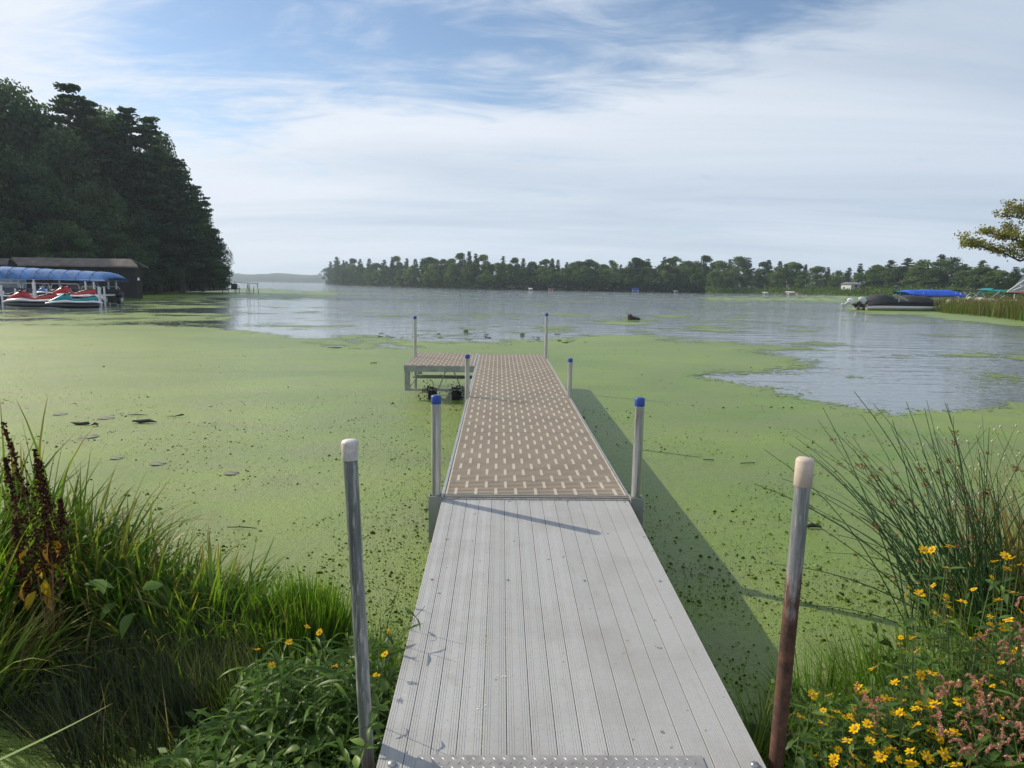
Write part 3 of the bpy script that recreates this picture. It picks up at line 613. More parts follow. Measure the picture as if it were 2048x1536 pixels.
# left point: big trees close by
LT = [(-120, 78, 150, 'B0', 1), (-40, 84, 178, 'B1', 1.0), (35, 88, 160, 'B2', .85), (165, 90, 166, 'P0', 1.25), (205, 92, 196, 'P2', 1.1), (105, 92, 212, 'B3', .8), (205, 96, 228, 'B0', .8), (150, 86, 262, 'B1', .8), (20, 80, 290, 'B3', 1), (90, 78, 340, 'B2', 1),
      (275, 92, 216, 'P1', 1.25), (318, 94, 232, 'P0', 1.1), (240, 100, 225, 'B1', .9), (250, 94, 268, 'B2', .72), (365, 96, 312, 'P2', 1.25), (405, 104, 372, 'P1', 1.0), (335, 112, 268, 'B0', .6), (290, 98, 350, 'B0', .8), (345, 108, 335, 'B3', .72), (200, 84, 370, 'B1', 1), (385, 106, 385, 'P1', 1.2), (365, 104, 418, 'B1', .9), (398, 114, 410, 'B2', .7),
      (420, 113, 455, 'B0', .85), (428, 112, 470, 'B3', .8), (280, 90, 430, 'B3', 1.2), (130, 76, 440, 'B0', 1.4), (30, 74, 440, 'B2', 1.4), (240, 82, 470, 'B1', 1.5), (330, 96, 480, 'B0', 1.5), (390, 104, 500, 'B2', 1.7), (418, 110, 520, 'B1', 1.6), (180, 80, 480, 'B3', 1.8), (80, 74, 490, 'B1', 1.7),
      (-250, 70, 120, 'B3', 1), (-340, 62, 140, 'B0', 1), (-200, 64, 300, 'B2', 1.1), (440, 114, 530, 'B2', 1.5)]
wh = {'B': 'broad-leaved', 'P': 'pine'}
for i, (px, Y, ty, k, w) in enumerate(LT):
    b = ptY(px, 580, Y); top = ptY(px, ty, Y)[2]; big = ty < 300; sx = 'outermost' if px > 415 else ('outer' if px > 330 else ('inner' if px > 190 else 'leftmost'))
    zone = ('beyond the left edge' if px < -30 else 'at the left edge' if px < 60 else 'above the canopy left half' if px < 140 else 'above the canopy right end' if px < 220 else 'above the boathouse right end' if px < 280 else 'just right of the boathouse' if px < 325 else 'between boathouse and tip' if px < 360 else 'near the point tip' if px < 402 else 'at the very point tip')
    lab = {'B': 'dark leafy tree', 'P': 'dark ragged pine'}[k[0]] + (' on the skyline' if ty < 240 else ' fairly high' if ty < 350 else ' of middle height' if ty < 450 else ' low down') + (', nearer row, ' if Y < 92 else ', farther row, ') + zone
    tree(k, b[0], Y, .6, top - .6, w, lab, 'pine_tree' if k[0] == 'P' else 'leafy_tree', 'trees on the left wooded point')
# wooded point across the water
topx = [655, 672, 700, 730, 760, 790, 830, 870, 900, 930, 970, 1020, 1070, 1100, 1130, 1165, 1200, 1235, 1270, 1310, 1350, 1390, 1420, 1450, 1470, 1500, 1530, 1560, 1590, 1620, 1680, 1740, 1775, 1810, 1850, 1890, 1912, 1930, 1960, 2000, 2030, 2080, 2200]
topy = [522, 515, 519, 520, 526, 514, 522, 522, 520, 510, 515, 524, 521, 523, 528, 526, 528, 530, 525, 524, 519, 521, 518, 516, 510, 518, 511, 520, 516, 532, 533, 526, 516, 512, 513, 508, 512, 536, 522, 528, 532, 526, 520]
rsT = np.random.default_rng(5)
cnt = 0
for row, (off, prob) in enumerate([(3, .62), (14, .84), (28, .96)]):
    px = 656 + row * 3
    while px < 1420:
        yb = np.interp(px, [650, 672, 800, 950, 1160, 1300, 1420], [567.5, 570, 574, 578.5, 582, 584, 586]); P = at(px, yb); d = P[:2] / np.linalg.norm(P[:2]); X, Y = P[:2] + d * (off + rsT.uniform(-2, 3))
        tp = np.interp(px, topx, topy); tb = ptY(px, tp, Y)[2]; full = (tb - 1) * .94; hh = full * ((rsT.uniform(.48, .82) if row == 0 else rsT.uniform(.72, .95)) if row < 2 else rsT.uniform(.88, 1.12))
        pine = rsT.random() < (.12 if row == 0 else (.35 if row == 1 else .6)); k = ('p%d' % rsT.integers(4)) if pine else ('b%d' % rsT.integers(4))
        if rsT.random() < prob: 
            depth = ['at the water edge', 'in the second row', 'rising at the back'][row]; seg = int((px - 650) // 130)
            where = next(n_ for l_, n_ in ((690, 'at the left tip'), (760, 'near the left tip'), (800, 'left of the low shed'), (850, 'above the low shed'), (880, 'between shed and paired lifts'), (930, 'above the paired lifts'), (1000, 'above the lone grey lift'), (1050, 'left of the white lift'), (1130, 'above white and red lifts'), (1190, 'right of the red lift'), (1240, 'left of the blue lift'), (1300, 'above the blue lift'), (1370, 'above the tiny grey lift'), (9999, 'at the right end')) if px < l_)
            tree(k, X, Y, .8 + row * .8, hh, rsT.uniform(1.0, 1.35), ('dark pine ' if pine else 'round green tree ') + depth + ', far shore, ' + where, 'pine_tree' if pine else 'leafy_tree', 'trees on the far wooded shore'); cnt += 1
        px += rsT.uniform(10, 19) * (1.0 if row else 1.15)
for row, (off, prob) in enumerate([(10, .5), (28, .8), (50, .95)]):
    px = 1425 + row * 5
    while px < 2140:
        yb = np.interp(px, [1410, 1480, 1580, 1680, 1760, 1850, 1960, 2100], [587, 586.5, 589.5, 591.5, 594, 597, 601, 606]); P = at(px, yb); d = P[:2] / np.linalg.norm(P[:2]); X, Y = P[:2] + d * (off + (22 if px > 1600 else 8) + rsT.uniform(-3, 3))
        if px > 1650: X, Y = P[:2] + d * (off * .6 + 30)
        tp = np.interp(px, topx, topy); tb = ptY(px, tp, Y)[2]; full = (tb - 2) * .94; hh = full * (rsT.uniform(.55, .72) if row == 0 else (rsT.uniform(.68, .9) if row == 1 else rsT.uniform(.88, 1.05)))
        pine = rsT.random() < (.05 if row == 0 else (.3 if row == 1 else .7)); k = ('p%d' % rsT.integers(4)) if pine else ('b%d' % rsT.integers(4))
        gap = row == 0 and 1672 < px < 1735
        if rsT.random() < prob and not gap:
            seg = 'left of the black-covered boat' if px < 1690 else ('above the black-covered boat' if px < 1800 else ('above the blue boat cover' if px < 1925 else 'near the right edge')); depth = ['in the front row', 'in the second row', 'rising at the back'][row]
            tree(k, X, Y, 1.5 + row * .5, hh, rsT.uniform(1.0, 1.3) * (1.45 if px > 1730 else 1.1), ('dark pine ' if pine else 'rounded green tree ') + depth + ' on the right shore, ' + seg, 'pine_tree' if pine else 'leafy_tree', 'trees on the right shore')
        px += rsT.uniform(16, 28) * (1 + (px > 1700) * .35)
print('far trees', cnt)
# undergrowth along the shores
def undergrowth(name, pts, n, spread, hs, size, col, label, seed):
    r_ = np.random.default_rng(seed); pts = np.array(pts); t = r_.uniform(0, len(pts) - 1, n); X = np.interp(t, range(len(pts)), pts[:, 0]); Y = np.interp(t, range(len(pts)), pts[:, 1]); d = np.stack([X, Y], 1); d /= np.linalg.norm(d, axis=1)[:, None]
    k = r_.uniform(0, spread, n); X += d[:, 0] * k; Y += d[:, 1] * k; hm = hs * (.35 + fbm(X * .35, Y * .2, 3, seed)); Z = hm * r_.uniform(0, 1, n) ** .8 + .1 + k * .03
    V, Q, T = leafcards(np.stack([X, Y, Z], 1), size * r_.uniform(.6, 1.3, n), np.array(col) * r_.uniform(.6, 1.4, (n, 1)), .6, 0, r_); link(name, npmesh(name, V, Q, FAR_LEAF, tint=T), label=label, cat='shrubs', kind='stuff')
undergrowth('shore_bushes', [(-60, 62), g2(120, 588), g2(270, 584.5), g2(360, 582.5), g2(430, 580.5), g2(450, 580)], 26000, 9, 4.5, .22, (.035, .06, .022), 'dark bushes and low branches along the left wooded point', 3)
undergrowth('shore_bushes', [g2(652, 567.8), g2(672, 570), g2(800, 574), g2(950, 578.5), g2(1160, 582), g2(1300, 584), g2(1420, 586)], 14000, 8, 4.5, .5, (.035, .055, .025), 'low bushes at the foot of the far wooded shore', 4)
undergrowth('shore_bushes', [g2(1410, 587), g2(1480, 586.5), g2(1580, 589.5), g2(1680, 591.5), g2(1760, 594), g2(1850, 597), g2(1960, 601), g2(2100, 606)], 9000, 45, 2.2, .4, (.06, .10, .03), 'green shrubs and tall grass on the right shore bank', 6)

# the overhanging tree at the right edge
def branchy():
    Y = 48; t = empty('overhanging_tree', tuple(ptY(2120, 600, Y)[:2]) + (.3,), label='yellowing sparse tree reaching in over the right edge, above the canopy frame', cat='tree')
    o = np.array(t.location); r_ = np.random.default_rng(77); mb = MB(); leaves = []
    base = np.array([0, 0, -1.]); trunk = [base, ptY(2110, 500, Y) - o, ptY(2115, 440, Y) - o, ptY(2125, 350, Y) - o]; mb.tube(trunk, [.28, .22, .14, .04], 8); mb2 = MB()
    def br(p0, pts, r0, lev):
        path = [p0] + pts; mb2.tube(path, list(np.linspace(r0, r0 * .25, len(path))), 5, cap=False)
        for i in range(1, len(path)):
            a, b = np.array(path[i - 1]), np.array(path[i])
            for q in range(5 if lev == 0 else 4):
                s = a + (b - a) * r_.random(); L = r_.uniform(.5, 1.15) * (1 if lev == 0 else .5); d = r_.normal(0, 1, 3); d[2] = abs(d[2]) * .5 + .1; d += (b - a) / np.linalg.norm(b - a) * 1.2; d /= np.linalg.norm(d); e = s + d * L
                if lev == 0: br(s, [s + d * L * .5 + r_.normal(0, .05, 3), e], r0 * .35, 1)
                else:
                    mb2.tube([s, e], [r0 * .3, .004], 4, cap=False)
                    k = r_.integers(8, 22); leaves.append(s + d * L * r_.uniform(.3, 1.2, (k, 1)) + r_.normal(0, .13, (k, 3)))
    P = lambda px, py, dy=0: ptY(px, py, Y + dy) - o
    br(trunk[1], [P(2040, 522), P(2005, 505, .5), P(1965, 494, .2), P(1928, 492)], .09, 0)
    br(trunk[2], [P(2060, 490, 1), P(2020, 475, .6), P(1985, 468)], .08, 0); br(trunk[2], [P(2085, 450, -1), P(2050, 438), P(2012, 432)], .07, 0); br(trunk[3], [P(2080, 420), P(2052, 425)], .05, 0)
    br(trunk[1], [P(2060, 500, 2), P(2030, 480, 1.4), P(2000, 478, 1)], .07, 0); br(trunk[2], [P(2140, 430), P(2200, 400)], .08, 0); br(trunk[3], [P(2120, 330), P(2170, 320)], .06, 0)
    mb.obj('trunk', BARK, t); mb2.obj('branch', BARK, t)
    C = np.concatenate(leaves); n = len(C); T = np.array([.19, .21, .05]) * r_.uniform(.5, 1.4, (n, 1)); y = r_.random(n) < .3; T[y] = np.array([.33, .24, .06]) * r_.uniform(.6, 1.2, (y.sum(), 1))
    V, Q, TT = leafcards(C, .085 * r_.uniform(.6, 1.3, n), T, .6, 0, r_); o2 = link('leaves', npmesh('leaves', V, Q, LEAF, tint=TT), t); o2['kind'] = 'stuff'
branchy()

# reeds on the right bank
def ribbons(B, az, lean, droop, L, w, seg, tint, tip=None, prof='grass', r_=None, twist=None):
    n = len(B); t = np.linspace(0, 1, seg + 1); tm = (t[1:] + t[:-1]) / 2
    th = lean[:, None] + droop[:, None] * tm[None] ** 1.3; ds = (L / seg)[:, None]
    hx = np.concatenate([np.zeros((n, 1)), np.cumsum(np.sin(th) * ds, 1)], 1); hz = np.concatenate([np.zeros((n, 1)), np.cumsum(np.cos(th) * ds, 1)], 1)
    Pc = np.stack([B[:, :1] + hx * np.cos(az)[:, None], B[:, 1:2] + hx * np.sin(az)[:, None], B[:, 2:3] + hz], -1)
    tw = twist if twist is not None else (r_ or rng).uniform(-.9, .9, n); wa = az + pi / 2 + tw
    wd = np.stack([np.cos(wa), np.sin(wa), 0 * wa], -1)[:, None] * w[:, None, None]
    pf = (1 - t ** 2.4) * .96 + .04 if prof == 'grass' else np.sin(pi * np.clip(t, .04, .985) ** .75)
    pf = pf[None, :, None] * .5
    V = np.stack([Pc - wd * pf, Pc + wd * pf], 2).reshape(-1, 3); m = 2 * (seg + 1); o = (np.arange(n) * m)[:, None]; j = np.arange(seg)[None] * 2
    Q = np.stack([o + j, o + j + 1, o + j + 3, o + j + 2], -1).reshape(-1, 4)
    T = np.repeat(tint[:, None, :], seg + 1, 1)
    if tip is not None: a = (np.clip((t - .55) / .45, 0, 1) ** 1.3)[None, :, None]; T = T * (1 - a) + tip[:, None, :] * a
    T = T * (0.55 + .45 * np.clip(t * 2.2, 0, 1))[None, :, None] if False else T
    T = np.repeat(T[:, :, None, :], 2, 2).reshape(-1, 3); return V, Q, T
def merge(parts):
    Vs, Qs, Ts = [], [], []; b = 0
    for V, Q, T in parts: Vs.append(V); Qs.append(Q + b); Ts.append(T); b += len(V)
    return np.concatenate(Vs), np.concatenate(Qs), np.concatenate(Ts)
def reed_bed():
    r_ = np.random.default_rng(12); n = 15000; u = r_.random(n); v = r_.random(n) ** .8
    fx = np.array([1828, 1850, 1900, 1960, 2030, 2120, 2300]); fy = np.array([612, 621, 628, 633, 641, 650, 664]); px = 1828 + u * 420
    py = np.interp(px, fx, fy) - v * np.interp(px, fx, [3, 13, 20, 24, 29, 34, 40]); B = np.array([at(a, b) for a, b in zip(px, py)]); B[:, 2] = 0
    hh = r_.uniform(.95, 1.45, n) * (1.0 + .15 * fbm(B[:, 0] * .3, B[:, 1] * .3, 2, 1)); brown = r_.random(n) < .3
    T = np.array([.075, .12, .022]) * r_.uniform(.6, 1.35, (n, 1)); T[brown] = np.array([.17, .13, .05]) * r_.uniform(.6, 1.2, (brown.sum(), 1)); tip = T * .5 + np.array([.15, .09, .05]) * .5
    V, Q, TT = ribbons(B, r_.uniform(0, 2 * pi, n), r_.uniform(0, .22, n), r_.uniform(0, .5, n), hh, np.full(n, .045), 3, T, tip, r_=r_)
    link('reed_bed', npmesh('reed_bed', V, Q, GRASS, tint=TT), label='green and brown reeds on the right bank beside the covered boat', cat='reeds', kind='stuff')
reed_bed()

# ------------------------------------------------------------------ boats, lifts, sheds on the left
def paint(name, c, rough=.3, var=.08, **k): return simple(name, c, rough, 0, .5, var=var, nscale=2.5, **k)
REDP = paint('red_gelcoat', (.42, .025, .03)); WHITEP = paint('white_gelcoat', (.72, .73, .74)); NAVY = paint('navy_panel', (.025, .035, .075)); TEALP = paint('teal_gelcoat', (.01, .27, .30)); BLUEP = paint('blue_gelcoat', (.08, .22, .50))
CREAM = paint('cream_gelcoat', (.62, .56, .42)); BLKP = paint('black_gelcoat', (.015, .016, .02)); POLE = simple('white_painted_pole', (.62, .64, .66), .5, var=.1)
BLUEFAB = simple('blue_canvas', (.05, .17, .42), .8, nscale=1.2, var=.45); BLUEFAB2 = simple('bright_blue_canvas', (.015, .10, .55), .7, nscale=1.5, var=.2); SEAM = simple('blue_seam', (.035, .13, .34), .8); BLACKFAB = simple('black_boat_canvas', (.022, .023, .027), .75, nscale=2, var=.35)
TEALFAB = simple('teal_canvas', (.01, .30, .33), .7, nscale=2); GREYFAB = simple('grey_green_canvas', (.22, .25, .23), .8); REDFAB = simple('maroon_canvas', (.16, .03, .04), .8)
SHINGLE = simple('weathered_shingle', (.17, .15, .135), .9, nscale=1.5, var=.3, bump=.5); DARKWALL = simple('dark_stained_boards', (.018, .016, .017), .9, nscale=3); WHITEWALL = simple('white_siding', (.42, .43, .43), .8, var=.1); ROOFG = simple('grey_roof', (.16, .17, .19), .9)
GLASSD = simple('dark_window', (.02, .03, .04), .15)
def jet_ski(px, py, Y, yaw, body, seatm, label, size=1.0):
    p = ptY(px, py, Y); t = empty('jet_ski', (p[0], p[1], p[2]), (0, 0, yaw), label=label, cat='jet ski', group='jet skis on the lift'); t.scale = (size,) * 3
    mb = MB(); mb.loft([(-1.66, .05, .16, .30), (-1.25, .33, .0, .34), (-.4, .5, -.08, .36), (.6, .52, -.08, .33), (1.5, .48, -.04, .31)]); mb.obj('lower_hull', BLKP, t)
    mb = MB(); mb.loft([(-1.74, .04, .25, .32), (-1.25, .38, .28, .46), (-.5, .52, .31, .56), (.15, .54, .31, .44), (.8, .52, .30, .47), (1.15, .47, .30, .52), (1.68, .40, .28, .35)]); mb.obj('deck', WHITEP, t)
    mb = MB(); mb.loft([(-1.52, .08, .36, .44), (-1.15, .26, .42, .66), (-.7, .31, .46, .90), (-.45, .27, .5, .98), (-.28, .17, .5, .88), (-.1, .15, .42, .60)]); mb.obj('hood', body, t)
    mb = MB(); mb.loft([(-.12, .15, .38, .60), (.2, .19, .38, .58), (.7, .21, .40, .70), (1.1, .2, .42, .80), (1.36, .12, .5, .78)]); mb.obj('seat', seatm, t)
    mb = MB(); mb.loft([(.35, .17, .60, .645), (.7, .19, .66, .73), (1.1, .18, .74, .83), (1.3, .12, .76, .81)]); mb.obj('seat_pad', BLKP, t)
    mb = MB(); mb.tube([(-.30, 0, .85), (-.25, 0, 1.0)], .06, 8); mb.tube([(-.16, -.34, 1.0), (-.27, -.12, 1.03), (-.27, .12, 1.03), (-.16, .34, 1.0)], .028, 8); mb.obj('handlebar', BLACK, t)
    for s_ in (-1, 1):
        mb = MB(); mb.loft([(-.62, .03, .86, .90, .30 * s_), (-.50, .07, .86, .98, .33 * s_), (-.42, .06, .88, .97, .33 * s_)], n=8); mb.obj('mirror', BLACK, t)
    return t
jet_ski(67, 614, 42.5, radians(2), REDP, REDP, 'red and white jet ski, the front one at the far left', 1.05)
jet_ski(149, 604, 46, radians(-3), REDP, REDP, 'red and white jet ski raised behind the teal one', 1.08)
jet_ski(150, 615, 41, radians(24), TEALP, TEALP, 'teal and white jet ski turned partly away', .86)
jet_ski(97, 592, 48, radians(-6), BLUEP, BLACK, 'small blue jet ski behind the two red ones', .62)
jet_ski(14, 601, 46, radians(10), CREAM, BLACK, 'cream and black jet ski at the left edge of the picture', .8)
# rack of posts and bunks the jet skis stand in
lift = empty('jet_ski_lift', (ptY(90, 612, 44)[0], 44, 0), label='jet ski lift of white posts and low bunks', cat='boat lift'); lo = np.array(lift.location)
for px, y0, y1, Y in ((67, 564, 600, 43.6), (30, 577, 595, 44), (198, 574, 598, 45), (208, 574, 598, 46), (112, 587, 612, 43), (93, 578, 596, 46.6), (2, 570, 614, 43)):
    a = ptY(px, y0, Y); mb = MB(); w = .07 if px in (67, 198) else .04; mb.box(a[0] - lo[0] - w, a[0] - lo[0] + w, Y - lo[1] - w, Y - lo[1] + w, -.9, a[2]); mb.obj('post', POLE, lift)
for Y, x0, x1 in ((42.1, 12, 122), (42.9, 12, 122), (45.6, 95, 205), (46.4, 95, 205)):
    a = ptY(x0, 612, Y); b = ptY(x1, 612, Y); mb = MB(); mb.box(a[0] - lo[0], b[0] - lo[0], Y - lo[1] - .05, Y - lo[1] + .05, .02, .10 if Y < 44 else .2); mb.obj('bunk', DULL, lift)
for Y in (43.3,):
    a = ptY(100, 600, Y); b = ptY(118, 600, Y); mb = MB(); mb.box(a[0] - lo[0], b[0] - lo[0], -.2, .2, .25, .62); mb.obj('storage_box', CREAM, lift)
# pontoon boat under a blue canopy
Yp = 50.0; k = Yp / F
def pz_(px, py, Y=Yp): return ptY(px, py, Y)
pb = empty('pontoon_boat', (pz_(110, 600)[0], Yp, 0), label='navy pontoon boat with white rails under the blue canopy', cat='pontoon boat'); bx = pb.location.x
X = lambda px, Y=Yp, o=None: ptY(px, 590, Y)[0] - (bx if o is None else o)
Z = lambda py, px=110, Y=Yp: ptY(px, py, Y)[2]
for yy in (-1.0, 1.0):
    mb = MB(); z0 = Z(597); mb.tube([(X(-60), yy, z0), (X(-45), yy, z0), (X(222), yy, z0), (X(228), yy, z0)], [.08, .28, .28, .2], 14); mb.obj('pontoon_tube', ALU, pb)
mb = MB(); mb.box(X(-50), X(226), -1.2, 1.2, Z(590), Z(587)); mb.obj('deck', WHITEP, pb)
for yy in (-1.18, 1.14):
    for a, b in ((-48, 66), (70, 122), (126, 180), (184, 222)):
        mb = MB(); mb.box(X(a), X(b), yy, yy + .04, Z(586.8), Z(577)); mb.obj('side_panel', NAVY, pb)
        mb = MB(); z1 = Z(567 if a < 180 else 572); mb.tube([(X(a), yy, Z(577)), (X(a), yy, z1 - .15), (X(a + 3), yy, z1), (X(b - 3), yy, z1), (X(b), yy, z1 - .15), (X(b), yy, Z(577))], .03, 6); mb.obj('rail', POLE, pb)
mb = MB(); mb.box(X(128), X(176), .5, 1.05, Z(586), Z(569)); mb.obj('bench', simple('tan_upholstery', (.35, .28, .22), .7), pb)
mb = MB(); mb.box(X(88), X(98), -.4, .3, Z(586), Z(572)); mb.tube([(X(86), 0, Z(572)), (X(92), 0, Z(566))], .03, 6); mb.obj('console', WHITEP, pb)
mb = MB(); mb.loft([(X(232), .12, Z(592), Z(584)), (X(236), .22, Z(593), Z(581)), (X(243), .24, Z(594), Z(582)), (X(247), .14, Z(591), Z(585))]); mb.loft([(X(234), .08, Z(606), Z(592)), (X(240), .08, Z(606), Z(592))], n=8); mb.obj('outboard_motor', BLKP, pb)
cn = empty('canopy_lift', (bx, Yp, 0), label='boat lift with long blue canvas canopy', cat='boat lift')
def canopy(parent, xs, tops, bots, hw, mat, ox, name='canopy', sag=.0, folds=0):
    mb = MB(); n = 9; vs = []; st = list(zip(xs, tops, bots))
    for i, (x, zt, zb) in enumerate(st):
        for j in range(n):
            u = j / (n - 1) * 2 - 1; vs.append((x - ox, u * hw, zb + (zt - zb) * (1 - abs(u) ** 3) ** .6 - (sag * (i % 2) if 0 < i < len(st) - 1 else 0)))
    fs = [(i * n + j, i * n + j + 1, (i + 1) * n + j + 1, (i + 1) * n + j) for i in range(len(st) - 1) for j in range(n - 1)]
    m0 = len(vs); vs2 = [(x, y, z - .05) for x, y, z in vs]; fs2 = [tuple(q + m0 for q in f[::-1]) for f in fs]
    mb.add(vs + vs2, fs + fs2, 0, True); return mb.obj(name, mat, parent)
pxs = [-3, 3] + [14 + 13.5 * i for i in range(16)] + [226, 236]
tops = [Z(547, p) if p in (-3,) else (Z(540, p) if p == 3 else (Z(np.interp(p, [14, 216, 226, 236], [533, 544, 547, 555]), p))) for p in pxs]
canopy(cn, [ptY(p, 560, Yp)[0] for p in pxs], tops, [Z(np.interp(p, [0, 100, 236], [556, 557, 562.5]), p) for p in pxs], 1.45, BLUEFAB, bx, sag=.02)
for i_, p_ in enumerate(pxs[2:-2:2]):
    zt, zb = tops[2 + 2 * i_], Z(np.interp(p_, [0, 100, 236], [556, 557, 562.5]), p_); xx_ = ptY(p_, 560, Yp)[0] - bx; mb = MB(); mb.tube([(xx_, u * 1.46, zb + (zt - zb) * (1 - abs(u) ** 3) ** .6 + .006) for u in (-1, -.95, -.8, -.5, 0, .5, .8, .95, 1)], .02, 5, cap=False); mb.obj('canopy_rib', SEAM, cn)
mb = MB()
for yy in (-1.4, 1.4): mb.box(X(0), X(234), yy - .03, yy + .03, Z(559.6), Z(558.2))
mb.obj('canopy_frame', POLE, cn)
for px in (12, 96, 196, 212):
    for yy in (-1.36, 1.36):
        mb = MB(); mb.box(X(px) - .05, X(px) + .05, yy - .05, yy + .05, -.9, Z(559)); mb.obj('post', POLE, cn)
# grey winter box / shed wall seen under the canopy
mb = MB(); a = ptY(-40, 580, 56); b = ptY(24, 580, 56)
gb = empty('storage_hull', ((a[0] + b[0]) / 2, 57, 0), label='grey covered boat behind the blue canopy at the left edge', cat='boat')
hwd = (b[0] - a[0]) / 2; mb.loft([(-hwd, .7, .9, 1.6), (-hwd * .8, 1.1, .6, 2.1), (hwd * .8, 1.1, .6, 2.1), (hwd, .8, .9, 2.0)], ex=5); mb.obj('grey_cover', simple('grey_tarp', (.23, .26, .29), .8), gb); mb = MB(); mb.loft([(-hwd, .4, .1, .9), (-hwd * .7, .9, -.2, .95), (hwd * .95, .9, -.2, .95)]); mb.obj('hull', NAVY, gb)
# boathouse
def boathouse(pxs, pys, Y, depth, label, clip=False):
    (xa, xb), (ea, eb) = pxs; ra, rb, wa, wb = pys     # ridge ends, eave ends
    R0, R1 = ptY(xa, ra, Y + depth / 2), ptY(xb, rb, Y + depth / 2); E0, E1 = ptY(ea, wa, Y), ptY(eb, wb, Y)
    zr = (R0[2] + R1[2]) / 2; ze = (E0[2] + E1[2]) / 2; x0, x1 = E0[0], E1[0]; r0, r1 = R0[0], R1[0]; cx = (x0 + x1) / 2
    t = empty('boathouse', (cx, Y + depth / 2, 0), label=label, cat='boathouse'); hd = depth / 2; th = .1
    nb = max(4, int((x1 - x0) / .45)); 
    for s_ in (-1, 1):
        mb = MB(); y_e = s_ * hd
        q = [(x0 - cx, y_e, ze), (x1 - cx, y_e, ze), (r1 - cx, 0, zr), (r0 - cx, 0, zr)]; mb.add(q + [(a, b, c - th) for a, b, c in q], [(0, 1, 2, 3), (7, 6, 5, 4), (0, 4, 5, 1), (1, 5, 6, 2), (3, 2, 6, 7), (0, 3, 7, 4)]); rf = mb.obj('roof', SHINGLE, t)
        rows = 7; sb = MB()
        for j in range(rows):
            f0, f1 = j / rows, (j + 1) / rows; L = lambda f, a, b: a + (b - a) * f
            p = [(L(f0, x0, r0) - cx, y_e * (1 - f0), L(f0, ze, zr) + .05), (L(f0, x1, r1) - cx, y_e * (1 - f0), L(f0, ze, zr) + .05), (L(f1, x1, r1) - cx, y_e * (1 - f1), L(f1, ze, zr) + .015), (L(f1, x0, r0) - cx, y_e * (1 - f1), L(f1, ze, zr) + .015)]
            sb.add(p, [(0, 1, 2, 3)]); sb.add([p[0], p[1], (p[1][0], p[1][1], p[1][2] - .05), (p[0][0], p[0][1], p[0][2] - .05)], [(3, 2, 1, 0)])
        o = sb.obj('shingle_courses', SHINGLE, rf); o['kind'] = 'stuff'
    wx0, wx1 = x0 + .5 - cx, x1 - .5 - cx
    mb = MB(); mb.box(wx0, wx1, -hd + .4, hd - .4, .1, ze - .02); w = mb.obj('wall', DARKWALL, t)
    bb = MB(); n = int((wx1 - wx0) / .3)
    for i in range(n): xx = wx0 + i * .3; bb.box(xx + .02, xx + .27, -hd + .37, -hd + .4 - .002, .1, ze - .03)
    o = bb.obj('wall_boards', DARKWALL, w); o['kind'] = 'stuff'
    for xg, xr in ((wx0, r0 - cx), (wx1, r1 - cx)):
        mb = MB(); mb.add([(xg, -hd + .4, ze - .03), (xg, hd - .4, ze - .03), (xg, 0, ze + (zr - ze) * .6), (xg + .05, -hd + .4, ze - .03), (xg + .05, hd - .4, ze - .03), (xg + .05, 0, ze + (zr - ze) * .6)], [(0, 1, 2), (5, 4, 3), (0, 3, 4, 1), (1, 4, 5, 2), (0, 2, 5, 3)]); mb.obj('gable', DARKWALL, t)
boathouse(((22, 262), (36, 276)), (514, 519, 528.5, 534), 63, 1.8, 'long dark boathouse with weathered shingle roof under the left trees')
boathouse(((-130, 18), (-150, 15)), (513, 519, 526, 529), 66, 3, 'second boathouse roof cut off by the left edge')
# small white marker of unclear identity on a thin post, not a lamp
mb = MB(); p = ptY(277, 558, 60); ow = empty('marker_post', (p[0], 60, 0), label='small white marker on a thin post by the boathouse corner', cat='marker'); mb.tube([(0, 0, -.2), (0, 0, p[2] - .12)], .025, 6); mb.obj('post', DARKWALL, ow)
mb = MB(); z = p[2]; mb.tube([(0, 0, z - .12), (0, 0, z - .1), (0, 0, z + .02), (0, 0, z + .14)], [.09, .11, .07, .02], 10); mb.obj('white_marker', WHITEP, ow)
# driftwood at the point
for i, (pts, Y) in enumerate((([(322, 583), (329, 577), (337, 567)], 110), ([(336, 583), (341, 577), (346, 571)], 110), ([(338, 583), (346, 580), (354, 578)], 111))):
    P = [ptY(a, b, Y) for a, b in pts]; o = P[0]; mb = MB(); mb.tube([p - o for p in P], [.11, .08, .04], 6); mb.tube([P[1] - o, P[1] - o + np.array([.5, .1, .5])], [.05, .02], 5)
    tag(mb.obj('driftwood_branch', simple('bleached_wood', (.30, .28, .26), .9)), ['bleached branch leaning up out of the shore bushes, the left and longest', 'bleached branch leaning up, middle of the three on the left point', 'lowest bleached branch, nearly flat, right of the other two'][i], 'branch'); bpy.data.objects[-1] if False else None
    COL.objects[-1].location = tuple(o)
